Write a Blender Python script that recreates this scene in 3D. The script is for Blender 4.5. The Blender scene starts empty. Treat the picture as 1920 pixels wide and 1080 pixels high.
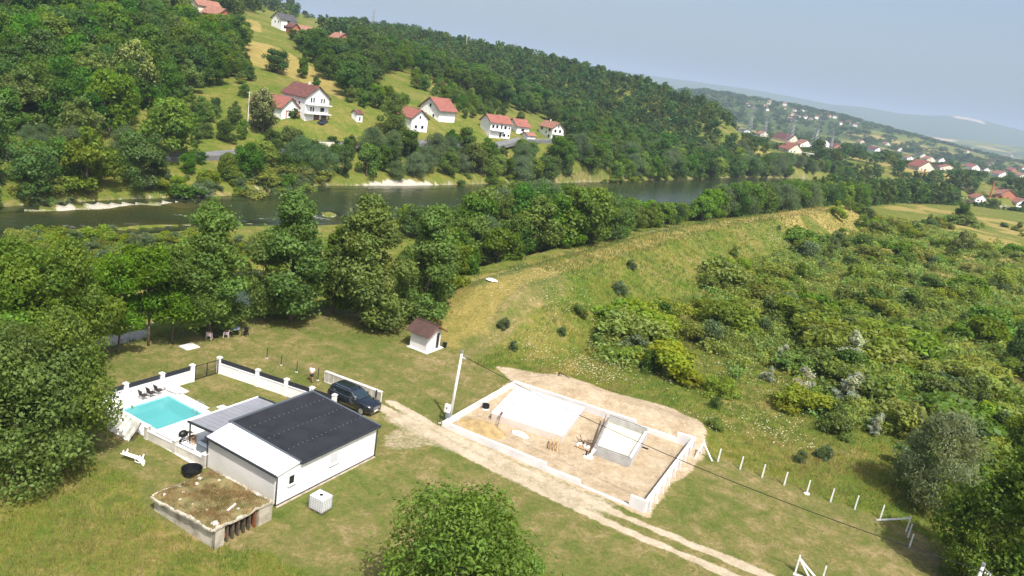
import bpy, math, random
import numpy as np
from mathutils import Vector, Matrix
sc = bpy.context.scene
# ------------------------------------------------------------------ camera, sky, sun, exposure
EYE = 31.0; FOC = 1400.0
PITCH = math.radians(15.5); ROLL = math.radians(9.0)
_cp, _sp, _c, _s = math.cos(PITCH), math.sin(PITCH), math.cos(ROLL), math.sin(ROLL)
_fw = np.array([0, _cp, -_sp]); _u0 = np.array([0, _sp, _cp]); _r0 = np.array([1.0, 0, 0])
_R = _c * _r0 + _s * _u0; _U = -_s * _r0 + _c * _u0
cd = bpy.data.cameras.new('camera'); cam = bpy.data.objects.new('camera', cd); sc.collection.objects.link(cam)
cd.sensor_width = 36.0; cd.lens = FOC / 1920 * 36; cd.clip_start = 0.5; cd.clip_end = 60000
m = Matrix(((_R[0], _U[0], -_fw[0], 0), (_R[1], _U[1], -_fw[1], 0), (_R[2], _U[2], -_fw[2], EYE), (0, 0, 0, 1)))
cam.matrix_world = m; sc.camera = cam
SUN_AZ, SUN_EL = math.radians(-63), math.radians(55)
SUN = Vector((math.cos(SUN_EL) * math.cos(SUN_AZ), math.cos(SUN_EL) * math.sin(SUN_AZ), math.sin(SUN_EL)))
w = bpy.data.worlds.new('World'); sc.world = w; w.use_nodes = True
nt = w.node_tree; sky = nt.nodes.new('ShaderNodeTexSky'); sky.sky_type = 'NISHITA'; sky.sun_disc = False
sky.sun_elevation = SUN_EL; sky.sun_rotation = math.atan2(SUN.x, SUN.y)
sky.altitude = 150; sky.air_density = 1.0; sky.dust_density = 5.5; sky.ozone_density = 1.0
nt.links.new(sky.outputs[0], nt.nodes['Background'].inputs[0]); nt.nodes['Background'].inputs[1].default_value = 0.15
sl = bpy.data.lights.new('sun', 'SUN'); so = bpy.data.objects.new('sun', sl); sc.collection.objects.link(so)
sl.energy = 4.9; sl.angle = math.radians(0.53); sl.color = (1.0, 0.965, 0.905)
so.rotation_euler = SUN.to_track_quat('Z', 'Y').to_euler(); so.location = (0, 0, 200)
vs = sc.view_settings; vs.view_transform = 'Standard'; vs.look = 'None'; vs.exposure = 0.35; vs.gamma = 1.0; vs.use_curve_mapping = False
cy = sc.cycles; cy.use_denoising = True; cy.max_bounces = 6; cy.diffuse_bounces = 3; cy.glossy_bounces = 2; cy.transmission_bounces = 4
cy.transparent_max_bounces = 8; cy.volume_bounces = 0; cy.use_adaptive_sampling = True; cy.adaptive_threshold = 0.02
try: cy.denoiser = 'OPENIMAGEDENOISE'
except Exception: pass
rnd = random.Random(7); rng = np.random.default_rng(7)
COL = sc.collection
# ------------------------------------------------------------------ pixel -> place on the ground (layout was surveyed from the photograph)
def ray(px, py): return (px - 960) * _R - (py - 540) * _U + FOC * _fw
def flat(px, py, z=0.0):
    d = ray(px, py); return np.array([0, 0, EYE]) + d * ((EYE - z) / -d[2])
def far(px, py, dist):
    d = ray(px, py); return np.array([0, 0, EYE]) + d * (dist / math.hypot(d[0], d[1]))
GA = math.radians(61); E1 = np.array([math.cos(GA), math.sin(GA)]); E2 = np.array([-math.sin(GA), math.cos(GA)])
def W(u, v, z=0.0): p = u * E1 + v * E2; return (float(p[0]), float(p[1]), float(z))
# ------------------------------------------------------------------ numpy helpers
def vnoise(x, y, scale, seed=0):
    x = np.asarray(x, float) / scale + 1000; y = np.asarray(y, float) / scale + 1000
    xi = np.floor(x).astype(np.int64); yi = np.floor(y).astype(np.int64); fx = x - xi; fy = y - yi
    def h(a, b):
        n = (a * 374761393 + b * 668265263 + seed * 974634777) & 0x7fffffff
        n = ((n ^ (n >> 13)) * 1274126177) & 0x7fffffff
        return ((n ^ (n >> 16)) & 0xffff) / 65535.0
    sx = fx * fx * (3 - 2 * fx); sy = fy * fy * (3 - 2 * fy)
    a = h(xi, yi) * (1 - sx) + h(xi + 1, yi) * sx; b = h(xi, yi + 1) * (1 - sx) + h(xi + 1, yi + 1) * sx
    return a * (1 - sy) + b * sy
def fbm(x, y, scale, seed=0): return 0.55 * vnoise(x, y, scale, seed) + 0.3 * vnoise(x, y, scale * .45, seed + 1) + 0.15 * vnoise(x, y, scale * .2, seed + 2)
def sstep(a, b, x): t = np.clip((np.asarray(x, float) - a) / (b - a), 0, 1); return t * t * (3 - 2 * t)
def polyline(x, y, pts):
    """distance to a polyline, signed: + on the left of its direction"""
    best = np.full(np.shape(x), 1e9); sgn = np.ones(np.shape(x))
    for (ax, ay), (bx, by) in zip(pts[:-1], pts[1:]):
        dx, dy = bx - ax, by - ay; L = dx * dx + dy * dy
        t = np.clip(((x - ax) * dx + (y - ay) * dy) / L, 0, 1)
        d = np.hypot(x - ax - t * dx, y - ay - t * dy); c = dx * (y - ay) - dy * (x - ax)
        k = d < best - 1e-9; best = np.where(k, d, best); sgn = np.where(k, np.where(c >= 0, 1, -1), sgn)
    return best * sgn
def polygon(x, y, pts):
    """signed distance to a polygon, + inside"""
    d = np.abs(polyline(x, y, list(pts) + [pts[0]])); ins = np.zeros(np.shape(x), bool); n = len(pts)
    for i in range(n):
        ax, ay = pts[i]; bx, by = pts[(i + 1) % n]
        k = ((ay > y) != (by > y)); xx = (bx - ax) * (y - ay) / ((by - ay) if by != ay else 1e-9) + ax
        ins ^= k & (x < xx)
    return np.where(ins, d, -d)
def pxpoly(l, z=0.0): return [tuple(flat(a, b, z)[:2]) for a, b in l]
def uvpoly(l): return [W(a, b)[:2] for a, b in l]
# ------------------------------------------------------------------ object helpers
def link(o, parent=None):
    COL.objects.link(o)
    if parent is not None: o.parent = parent
    return o
def tag(o, label=None, cat=None, group=None, kind=None):
    if label: o['label'] = label
    if cat: o['category'] = cat
    if group: o['group'] = group
    if kind: o['kind'] = kind
    return o
def empty(name, loc, rz, label, cat, group=None):
    o = bpy.data.objects.new(name, None); o.empty_display_size = 0.3; link(o); o.location = loc; o.rotation_euler = (0, 0, rz)
    return tag(o, label, cat, group)
def site(name, u, v, z, label, cat, group=None, rot=0.0): return empty(name, W(u, v, z), GA + rot, label, cat, group)
def npmesh(name, V, F, mats, tint=None, smooth=False, midx=None):
    me = bpy.data.meshes.new(name); V = np.asarray(V, np.float32); F = np.asarray(F, np.int32); n = F.shape[1]
    me.vertices.add(len(V)); me.vertices.foreach_set('co', V.ravel())
    me.loops.add(F.size); me.polygons.add(len(F))
    me.polygons.foreach_set('loop_start', np.arange(0, F.size, n, dtype=np.int32))
    me.loops.foreach_set('vertex_index', F.ravel())
    if smooth: me.polygons.foreach_set('use_smooth', np.ones(len(F), bool))
    if midx is not None: me.polygons.foreach_set('material_index', np.asarray(midx, np.int32))
    for mm in (mats if isinstance(mats, (list, tuple)) else [mats]): me.materials.append(mm)
    if tint is not None:
        a = me.color_attributes.new('tint', 'FLOAT_COLOR', 'POINT'); t = np.ones((len(V), 4), np.float32); t[:, :3] = tint
        a.data.foreach_set('color', t.ravel())
    me.update(calc_edges=True)
    return me
class MB:
    def __init__(s): s.v = []; s.f = []
    def add(s, vs, fs):
        n = len(s.v); s.v += [tuple(float(q) for q in p) for p in vs]; s.f += [tuple(i + n for i in f) for f in fs]; return s
    def box(s, x0, x1, y0, y1, z0, z1):
        return s.add([(x0, y0, z0), (x1, y0, z0), (x1, y1, z0), (x0, y1, z0), (x0, y0, z1), (x1, y0, z1), (x1, y1, z1), (x0, y1, z1)],
                     [(0, 3, 2, 1), (4, 5, 6, 7), (0, 1, 5, 4), (1, 2, 6, 5), (2, 3, 7, 6), (3, 0, 4, 7)])
    def cbox(s, x, y, z, sx, sy, sz): return s.box(x - sx / 2, x + sx / 2, y - sy / 2, y + sy / 2, z, z + sz)
    def hexa(s, b, t):
        return s.add(list(b) + list(t), [(0, 3, 2, 1), (4, 5, 6, 7), (0, 1, 5, 4), (1, 2, 6, 5), (2, 3, 7, 6), (3, 0, 4, 7)])
    def prism(s, poly, z0, z1):
        n = len(poly); return s.add([(x, y, z0) for x, y in poly] + [(x, y, z1) for x, y in poly],
            [tuple(range(n - 1, -1, -1)), tuple(range(n, 2 * n))] + [(i, (i + 1) % n, n + (i + 1) % n, n + i) for i in range(n)])
    def tube(s, pts, r, n=6, cap=True):
        pts = [Vector(p) for p in pts]; k = len(pts); rs = r if isinstance(r, (list, tuple)) else [r] * k; vs = []
        for i, p in enumerate(pts):
            d = (pts[min(i + 1, k - 1)] - pts[max(i - 1, 0)]).normalized()
            a = d.orthogonal().normalized() if abs(d.z) > .95 else d.cross(Vector((0, 0, 1))).normalized(); b = d.cross(a)
            for j in range(n):
                t = 2 * math.pi * j / n; vs.append(p + rs[i] * (math.cos(t) * a + math.sin(t) * b))
        fs = [(i * n + j, i * n + (j + 1) % n, (i + 1) * n + (j + 1) % n, (i + 1) * n + j) for i in range(k - 1) for j in range(n)]
        if cap: fs += [tuple(range(n - 1, -1, -1)), tuple(range((k - 1) * n, k * n))]
        return s.add(vs, fs)
    def beam(s, a, b, w, h):
        a = Vector(a); b = Vector(b); d = (b - a).normalized(); side = d.cross(Vector((0, 0, 1)))
        side = side.normalized() if side.length > 1e-4 else Vector((1, 0, 0)); up = side.cross(d)
        q = [(-w / 2, -h / 2), (w / 2, -h / 2), (w / 2, h / 2), (-w / 2, h / 2)]
        return s.hexa([a + side * x + up * y for x, y in q], [b + side * x + up * y for x, y in q])
    def lathe(s, prof, n=16, c=(0, 0)):
        k = len(prof); vs = [(c[0] + r * math.cos(2 * math.pi * j / n), c[1] + r * math.sin(2 * math.pi * j / n), z) for r, z in prof for j in range(n)]
        fs = [(i * n + j, i * n + (j + 1) % n, (i + 1) * n + (j + 1) % n, (i + 1) * n + j) for i in range(k - 1) for j in range(n)]
        return s.add(vs, fs + [tuple(range(n - 1, -1, -1)), tuple(range((k - 1) * n, k * n))])
    def loft(s, secs, cap=True):
        n = len(secs[0]); k = len(secs); vs = [p for q in secs for p in q]
        fs = [(i * n + j, i * n + (j + 1) % n, (i + 1) * n + (j + 1) % n, (i + 1) * n + j) for i in range(k - 1) for j in range(n)]
        if cap: fs += [tuple(range(n - 1, -1, -1)), tuple(range((k - 1) * n, k * n))]
        return s.add(vs, fs)
    def mesh(s, name, mat, bevel=0, smooth=False):
        me = bpy.data.meshes.new(name); me.from_pydata(s.v, [], s.f); me.materials.append(mat)
        if smooth: me.polygons.foreach_set('use_smooth', [True] * len(me.polygons))
        me.update(); return me
    def build(s, name, mat, parent=None, bevel=0, smooth=False):
        o = bpy.data.objects.new(name, s.mesh(name, mat, bevel, smooth)); link(o, parent)
        if bevel:
            b = o.modifiers.new('bevel', 'BEVEL'); b.width = bevel; b.segments = 2; b.limit_method = 'ANGLE'
        return o
def copy_tree(o, parent=None):
    c = o.copy(); COL.objects.link(c); c.parent = parent
    for ch in o.children: copy_tree(ch, c)
    return c
# ------------------------------------------------------------------ materials
MATS = {}
def mat(name, col, rough=.8, var=.14, scale=1.2, bump=0.0, spec=.3, metal=0.0, coat=0.0, stain=None):
    if name in MATS: return MATS[name]
    M = bpy.data.materials.new(name); M.use_nodes = True; t = M.node_tree; N = t.nodes; L = t.links; b = N['Principled BSDF']
    b.inputs['Roughness'].default_value = rough; b.inputs['Metallic'].default_value = metal; b.inputs['Specular IOR Level'].default_value = spec
    if coat: b.inputs['Coat Weight'].default_value = coat; b.inputs['Coat Roughness'].default_value = .04
    tc = N.new('ShaderNodeTexCoord'); nz = N.new('ShaderNodeTexNoise'); nz.inputs['Scale'].default_value = scale; nz.inputs['Detail'].default_value = 6
    L.new(tc.outputs['Object'], nz.inputs['Vector'])
    rp = N.new('ShaderNodeValToRGB'); L.new(nz.outputs['Fac'], rp.inputs['Fac'])
    c0 = [max(0, q * (1 - var * 1.6)) for q in col]; c1 = [min(1, q * (1 + var)) for q in col]
    if stain: c0 = list(stain)
    rp.color_ramp.elements[0].color = (*c0, 1); rp.color_ramp.elements[0].position = .3
    rp.color_ramp.elements[1].color = (*c1, 1); rp.color_ramp.elements[1].position = .62
    L.new(rp.outputs[0], b.inputs['Base Color'])
    if bump:
        n2 = N.new('ShaderNodeTexNoise'); n2.inputs['Scale'].default_value = scale * 9; n2.inputs['Detail'].default_value = 4; L.new(tc.outputs['Object'], n2.inputs['Vector'])
        bp = N.new('ShaderNodeBump'); bp.inputs['Strength'].default_value = bump; bp.inputs['Distance'].default_value = .05
        L.new(n2.outputs['Fac'], bp.inputs['Height']); L.new(bp.outputs[0], b.inputs['Normal'])
    MATS[name] = M; return M
def leafmat(name, col, trans=.46, hue=.05, val=.3, gloss=.25):
    M = bpy.data.materials.new(name); M.use_nodes = True; t = M.node_tree; N = t.nodes; L = t.links; b = N['Principled BSDF']
    b.inputs['Roughness'].default_value = .55; b.inputs['Specular IOR Level'].default_value = gloss
    at = N.new('ShaderNodeAttribute'); at.attribute_name = 'tint'
    mx = N.new('ShaderNodeMix'); mx.data_type = 'RGBA'; mx.blend_type = 'MULTIPLY'; mx.inputs['Factor'].default_value = 1
    mx.inputs['A'].default_value = (*col, 1); L.new(at.outputs['Color'], mx.inputs['B'])
    oi = N.new('ShaderNodeObjectInfo'); hs = N.new('ShaderNodeHueSaturation')
    def rmap(lo, hi, mul):
        q = N.new('ShaderNodeMath'); q.operation = 'MULTIPLY'; q.inputs[1].default_value = mul; L.new(oi.outputs['Random'], q.inputs[0])
        f = N.new('ShaderNodeMath'); f.operation = 'FRACT'; L.new(q.outputs[0], f.inputs[0])
        r = N.new('ShaderNodeMapRange'); r.inputs['To Min'].default_value = lo; r.inputs['To Max'].default_value = hi; L.new(f.outputs[0], r.inputs['Value']); return r.outputs[0]
    L.new(rmap(.5 - hue * .2, .5 + hue * .6, 7.3), hs.inputs['Hue']); L.new(rmap(1 - val, 1 + val * .8, 13.7), hs.inputs['Value']); L.new(rmap(.85, 1.1, 3.1), hs.inputs['Saturation'])
    L.new(mx.outputs['Result'], hs.inputs['Color']); L.new(hs.outputs[0], b.inputs['Base Color'])
    tr = N.new('ShaderNodeBsdfTranslucent'); tl = N.new('ShaderNodeMix'); tl.data_type = 'RGBA'; tl.blend_type = 'MULTIPLY'; tl.inputs['Factor'].default_value = 1
    L.new(hs.outputs[0], tl.inputs['A']); tl.inputs['B'].default_value = (1.7, 1.5, .7, 1); L.new(tl.outputs['Result'], tr.inputs['Color'])
    ms = N.new('ShaderNodeMixShader'); ms.inputs[0].default_value = trans; L.new(b.outputs[0], ms.inputs[1]); L.new(tr.outputs[0], ms.inputs[2])
    L.new(ms.outputs[0], N['Material Output'].inputs['Surface']); return M
white = mat('white_render', (.80, .795, .78), .85, .05, .6, .15)
white_p = mat('white_paint', (.78, .78, .77), .5, .05, 2)
plastic = mat('white_plastic', (.80, .80, .79), .35, .04, 2, spec=.5)
grey_r = mat('grey_render', (.64, .62, .58), .9, .06, .35, .2, stain=(.56, .54, .50))
conc = mat('concrete', (.56, .53, .50), .92, .12, .5, .3)
conc_w = mat('pale_concrete', (.66, .64, .63), .92, .08, .6, .25)
conc_o = mat('old_concrete', (.44, .40, .325), .95, .18, 1.1, .6, stain=(.22, .195, .145))
anth = mat('anthracite_metal', (.030, .034, .042), .45, .1, 2, spec=.4, metal=.0)
anth_r = mat('anthracite_roof_sheet', (.021, .022, .027), .5, .15, .8, spec=.35)
steel = mat('galvanised_steel', (.42, .43, .44), .45, .1, 3, metal=.7)
greyp = mat('grey_sheet', (.25, .255, .285), .45, .06, 1, spec=.4)
black = mat('black_plastic', (.012, .012, .013), .45, .1, 3)
dark_m = mat('dark_iron', (.03, .03, .032), .5, .15, 3)
glass = mat('dark_glass', (.012, .016, .02), .06, .1, 1, spec=.8)
wood = mat('weathered_wood', (.20, .145, .09), .85, .25, 3, .3)
wood_n = mat('fresh_timber', (.48, .30, .15), .8, .2, 4, .2)
wood_d = mat('dark_wood', (.10, .075, .05), .9, .3, 4, .4)
rust = mat('rusty_steel', (.20, .075, .035), .8, .3, 4, .2)
tile_b = mat('brown_roof_tile', (.135, .056, .048), .8, .2, 1.2, .3)
tile_r = mat('red_roof_tile', (.255, .098, .074), .8, .16, 1.2, .3)
tile_o = mat('orange_roof_tile', (.27, .130, .090), .85, .2, 1.0, .3)
tile_d = mat('dark_grey_roof_tile', (.07, .07, .075), .8, .2, 1.2, .3)
brick_m = mat('raw_brick', (.38, .15, .09), .9, .2, 2, .3)
cream = mat('cream_render', (.66, .60, .48), .9, .08, .5, .1)
bark = mat('bark', (.13, .10, .075), .95, .3, 5, .6)
bark_w = mat('pale_bark', (.45, .43, .38), .95, .2, 5, .4)
stone_m = mat('pale_stone', (.55, .52, .46), .9, .2, 3, .4)
asph = mat('asphalt', (.16, .16, .16), .9, .15, .4, .2)
# ------------------------------------------------------------------ terrain
WATER_Z = -4.0
FB = [(-260, -120), (-170, -10), (-120, 70), (-89, 123), (-77, 145), (-61, 168), (-52, 196), (-32, 218), (-21, 234), (23, 297), (70, 361), (125, 442), (180, 511), (255, 572), (340, 590), (450, 562), (620, 495), (960, 400)]
NB = [(-235, -130), (-150, -20), (-106, 62), (-80, 110), (-69, 122), (-58, 138), (-44, 150), (-31, 168), (-12, 206), (40, 252), (92, 322), (160, 420), (210, 476), (268, 520), (335, 534), (430, 512), (590, 448), (940, 350)]
SIDE = [(-40, 110), (-36.5, 97), (-38.5, 85), (-44, 75), (-52, 66), (-66, 55), (-90, 45)]
LE = [(-70, 35), (-46, 55), (-39.5, 63), (-36.5, 68), (-34.5, 71.5), (-32, 76), (-29, 80), (-25, 85), (-20, 90), (-13, 94.5), (-10, 99), (-9, 106), (-3, 118), (8, 138), (20, 160), (36, 190), (58, 222), (84, 254), (132, 314), (190, 388), (262, 452), (335, 476), (420, 462), (570, 402), (920, 300)]
CREST_Z = 5.4
CREST = [tuple(flat(a_, b_, CREST_Z)[:2]) for a_, b_ in ((880, 548), (960, 527), (1060, 499), (1160, 469), (1260, 440), (1360, 418), (1460, 404), (1590, 387))]
def ctl(px, py, D, off=0.0): p = far(px, py, D); return (p[0], p[1], p[2] - off)
HILL = [ctl(575, 228, 235), ctl(450, 205, 238), ctl(640, 225, 240), ctl(550, 110, 330), ctl(640, 170, 290), ctl(480, 75, 370), ctl(525, 52, 450), ctl(390, 24, 400), ctl(290, 12, 395),
        ctl(750, 150, 335), ctl(850, 165, 372), ctl(700, 180, 290), ctl(800, 218, 272), ctl(930, 252, 287), ctl(1020, 254, 312), ctl(760, 240, 255),
        ctl(600, 40, 900, 8), ctl(780, 48, 1000, 10), ctl(872, 97, 620, 0), ctl(700, 50, 760, 6), ctl(1000, 92, 700, 12), ctl(1100, 117, 680, 12), ctl(1200, 140, 650, 12), ctl(1350, 183, 610, 12), ctl(1400, 226, 560, 12),
        ctl(420, 5, 620, 8), ctl(500, -10, 800, 8)]
def bearing(px, py, D, z): d = ray(px, py); h = math.hypot(d[0], d[1]); return (d[0] / h * D, d[1] / h * D, z)
HILL += [bearing(0, 0, 185, 3), bearing(0, 0, 225, 12), bearing(0, 0, 265, 20), bearing(0, 0, 350, 44), bearing(0, 0, 520, 78), bearing(150, 0, 195, 3), bearing(150, 0, 235, 10), bearing(150, 0, 280, 20), bearing(150, 0, 380, 42), bearing(150, 0, 560, 74),
         bearing(300, 0, 210, 4), bearing(300, 0, 250, 11), bearing(300, 0, 310, 24), bearing(-300, 0, 200, 10), bearing(-300, 0, 300, 40), bearing(-300, 0, 520, 80), bearing(-700, 0, 300, 40), bearing(-700, 0, 520, 70),
         bearing(1000, 100, 345, 5), bearing(1100, 100, 360, 4), bearing(1200, 150, 430, 4), bearing(1300, 180, 500, 3), bearing(1000, 100, 480, 20), bearing(1150, 100, 500, 18), bearing(1280, 150, 545, 16),
         bearing(1450, 200, 610, 7), bearing(1420, 200, 680, 7), bearing(1520, 200, 660, 9), bearing(1480, 200, 850, 6), bearing(1400, 200, 900, 10), bearing(1620, 250, 700, 9), bearing(1730, 250, 700, 9), bearing(1750, 250, 950, 5), bearing(1850, 250, 740, 9), bearing(1930, 250, 720, 9), bearing(1600, 250, 900, 6), bearing(1920, 250, 950, 5), bearing(2050, 250, 760, 8), bearing(1600, 250, 1500, 0), bearing(1900, 250, 1500, 0),
         bearing(600, 0, 1500, 40), bearing(900, 0, 1200, 30), bearing(1100, 0, 1200, 20), bearing(1250, 0, 1100, 12), bearing(0, 0, 1200, 70), bearing(1300, 100, 1600, 0), bearing(1000, 100, 1900, 0), bearing(500, 0, 2200, 20), bearing(0, 0, 2200, 30)]
for i in range(3, 15):
    (ax, ay), (bx, by) = FB[i], FB[i + 1]; L = math.hypot(bx - ax, by - ay); nx, ny = -(by - ay) / L, (bx - ax) / L
    HILL += [((ax + bx) / 2 + nx * 3, (ay + by) / 2 + ny * 3, -2.6), ((ax + bx) / 2 + nx * 20, (ay + by) / 2 + ny * 20, 1.8)]
_hp = np.array(HILL)
def _mq(x, y, c=22.0): return -np.sqrt((np.subtract.outer(x, _hp[:, 0])) ** 2 + (np.subtract.outer(y, _hp[:, 1])) ** 2 + c * c)
_n = len(_hp); _A = np.zeros((_n + 1, _n + 1)); _A[:_n, :_n] = _mq(_hp[:, 0], _hp[:, 1]); _A[:_n, :_n] += np.eye(_n) * 2.0; _A[:_n, _n] = 1; _A[_n, :_n] = 1
_wt = np.linalg.solve(_A, np.r_[_hp[:, 2], 0])
# far ridges: crest line seen from the valley (bearing, elevation), each a long rounded ridge at its own distance
def crest(l, D): 
    a = []; z = []
    for px, py in l: p = far(px, py, D); a.append(math.atan2(p[0], p[1])); z.append(p[2])
    return np.array(a), np.array(z)
R1 = crest([(-200, 60), (500, 90), (900, 150), (1200, 165), (1330, 172), (1420, 187), (1500, 202), (1580, 219), (1650, 238), (1750, 265), (1850, 291), (1950, 312), (2300, 370)], 2700)
R2 = crest([(-200, -60), (600, 40), (1000, 110), (1200, 140), (1330, 157), (1400, 166), (1500, 184), (1560, 196), (1620, 201), (1690, 213), (1740, 217), (1790, 217), (1840, 225), (1880, 236), (1930, 247), (2100, 262), (2500, 330)], 9000)
R3 = crest([(-200, 0), (1000, 150), (1300, 195), (1500, 222), (1650, 240), (1760, 257), (1860, 268), (1960, 282), (2300, 350)], 5600)
def hz(x, y):
    x = np.atleast_1d(np.asarray(x, float)); y = np.atleast_1d(np.asarray(y, float)); r = np.hypot(x, y); a = np.arctan2(x, y)
    dF = polyline(x, y, FB); dN = -polyline(x, y, NB); dL = -polyline(x, y, LE); dS = np.abs(polyline(x, y, SIDE))
    z = np.zeros_like(x)
    # valley floor and the slope down from the lawn to the water
    z = z + .35 * (fbm(x, y, 26, 3) - .5) * sstep(20, 90, np.hypot(x - 2, y - 55))
    low = -3.3 + 1.0 * (fbm(x, y, 14, 9) - .5)
    k = sstep(-7.5, .3, dL); z = low * (1 - k) + z * k
    z = np.where(dL < 0, np.minimum(z, np.maximum(low, .6 * 0 + z)), z)
    z = z - 2.0 * (1 - sstep(1.4, 4.4, dS)) * (dL < 2)
    z = z - 2.6 * (1 - sstep(-1.5, 5, dN))                           # main channel
    # far bank and hill
    if True:
        hill = np.zeros_like(x); m_ = (dF > -6) & (r < 2600)
        hill[m_] = _mq(x[m_], y[m_]) @ _wt[:_n] + _wt[_n]
        hill = np.maximum(hill, -3.0) + (fbm(x, y, 60, 5) - .5) * np.clip(r / 500, 0, 1) * 4 * sstep(10, 60, dF)
        hill *= 1 - sstep(1500, 2500, r)
        kf = sstep(-.5, 7, dF); z = z * (1 - kf) + hill * kf
    bed = (dF < 0) & (dN < 0); z = np.where(bed, -6.0 + 1.9 * np.exp(-np.minimum(-dF, -dN) / 4.0) + .9 * (fbm(x, y, 9, 21) - .5), z)
    shoal = np.exp(-((x + 76) ** 2 + (y - 131) ** 2) / 160) + np.exp(-((x + 66) ** 2 + (y - 146) ** 2) / 60); z = z + np.where(bed, 1.35 * shoal, 0)
    isl = np.exp(-(((x + 43) / 3) ** 2 + ((y - 163) / 5) ** 2)); z = np.where(bed, z + 2.2 * isl, z)
    # embankment
    dC = polyline(x, y, CREST); ac = np.abs(dC); end = sstep(-3, 9, (x - CREST[0][0]) * .5 + (y - CREST[0][1]) * .85)
    lev = CREST_Z * np.clip((12.0 - ac) / 9.2, 0, 1) ** .95 * end * (1 - sstep(320, 400, r)); z = np.where(dL > -6, np.maximum(z, z * .2 + lev + .15 * (fbm(x, y, 3, 31) - .5) * (lev > .2)), z)
    # sand bank dug out behind the building site
    su = x * E1[0] + y * E1[1]; sv = x * E2[0] + y * E2[1]
    mound = np.exp(-((su - 70.0) / 2.6) ** 2) * sstep(12, 16, sv) * (1 - sstep(30, 36, sv)); z = z + mound * (.55 + .5 * fbm(x, y, 7, 41))
    scr = sstep(70, 85, su) * (1 - sstep(5, 12, ac * 0 + np.where(sv > 40, sv - 40, 0))); z = z + scr * .5 * (fbm(x, y, 9, 51) - .5)
    z = z + .05 * (fbm(x, y, 1.1, 61) - .5) * (r < 140)
    flat_ = (polygon(x, y, PAD) > 0); z = np.where(flat_, np.minimum(z, 0.0) * 0.2 - .0, z)
    pit = (polygon(x, y, POOLP) > -.12); z = np.where(pit, -1.8, z)
    # far ridges
    wob = fbm(x, y, 900, 71) - .5; w2 = fbm(x, y, 260, 81) - .5
    for (ra, rz), D, s0, s1 in ((R1, 2700, 620, 900), (R3, 5600, 900, 1200), (R2, 9000, 1500, 2600)):
        cz = np.interp(a, ra, rz); d = r - D; p = np.where(d < 0, np.exp(-(d / s0) ** 2), np.exp(-(d / s1) ** 2))
        z = np.maximum(z, np.where(r > 1100, cz * p * (1 + (.10 * wob + .05 * w2) * (1 - p * .6)), z))
    return z
POOLP = uvpoly([(33.85, 48.7), (33.85, 53.5), (38.2, 53.5), (38.2, 48.7)])
PAD = uvpoly([(30.5, 33), (30.5, 57), (45.5, 57), (48, 40), (67.2, 36), (67.3, 12), (50, 12), (46, 33)])
# ground sheet: rings that widen with distance, fine in front, coarse behind
ang = np.concatenate([np.radians(np.arange(-46, 46.01, .21)), np.radians(np.arange(50, 313, 5.0))])
rad = np.concatenate([[.5, 5, 10, 15, 19], np.geomspace(22, 330, 330), np.geomspace(333, 13800, 250)])
AA, RR = np.meshgrid(ang, rad); gx = (RR * np.sin(AA)).ravel(); gy = (RR * np.cos(AA)).ravel(); gz = hz(gx, gy)
na, nr = len(ang), len(rad); _GZ = gz.reshape(nr, na)
def hq(x, y):
    """height of the ground sheet itself, read back from the mesh"""
    x = np.atleast_1d(np.asarray(x, float)); y = np.atleast_1d(np.asarray(y, float)); r = np.clip(np.hypot(x, y), rad[0], rad[-1] * .999); a = np.degrees(np.arctan2(x, y))
    fa = np.clip((a + 46) / .21, 0, 437.999); ia = fa.astype(int); fa = fa - ia; ir = np.clip(np.searchsorted(rad, r) - 1, 0, nr - 2); fr = (r - rad[ir]) / (rad[ir + 1] - rad[ir])
    return (_GZ[ir, ia] * (1 - fa) + _GZ[ir, ia + 1] * fa) * (1 - fr) + (_GZ[ir + 1, ia] * (1 - fa) + _GZ[ir + 1, ia + 1] * fa) * fr
def h1(x, y): return float(hq(x, y)[0])
def G(px, py, dmax=3000.0, dz=0.0):
    """where the sight line through a pixel meets the terrain"""
    d = ray(px, py); d = d / math.hypot(d[0], d[1]); t = np.geomspace(22, dmax, 900); X = d[0] * t; Y = d[1] * t; Z = EYE + d[2] * t
    k = np.nonzero(Z < hq(X, Y) + dz)[0]
    if not len(k): return None
    lo, hi = t[max(k[0] - 1, 0)], t[k[0]]
    for _ in range(12):
        mm = (lo + hi) / 2
        if EYE + d[2] * mm < h1(d[0] * mm, d[1] * mm) + dz: hi = mm
        else: lo = mm
    x, y = d[0] * hi, d[1] * hi; return (x, y, h1(x, y))
ii = np.arange(na); jj = np.arange(nr - 1); I, J = np.meshgrid(ii, jj); I2 = (I + 1) % na
quads = np.stack([J * na + I, (J + 1) * na + I, (J + 1) * na + I2, J * na + I2], -1).reshape(-1, 4)[:, ::-1]
su = gx * E1[0] + gy * E1[1]; sv = gx * E2[0] + gy * E2[1]; gr = np.hypot(gx, gy)
dL = -polyline(gx, gy, LE); dF = polyline(gx, gy, FB); dC = np.abs(polyline(gx, gy, CREST)); dN = -polyline(gx, gy, NB)
jit = (fbm(gx, gy, 2.5, 101) - .5) * 2.0
SAND = pxpoly([(925, 686), (990, 698), (1060, 713), (1150, 742), (1250, 764), (1306, 788), (1326, 822), (1322, 850), (1300, 880), (1270, 900), (1235, 940), (1214, 968), (1100, 920), (960, 858), (835, 806), (838, 795), (960, 716)])
sand = sstep(-.6, .5, polygon(gx, gy, SAND) + jit * .6)
HUTS = pxpoly([(700, 590), (760, 575), (850, 572), (930, 610), (925, 650), (880, 640), (835, 665), (800, 610), (740, 615)])
bare = .75 * sstep(-2, 2, polygon(gx, gy, HUTS) + jit * 1.5)
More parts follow.
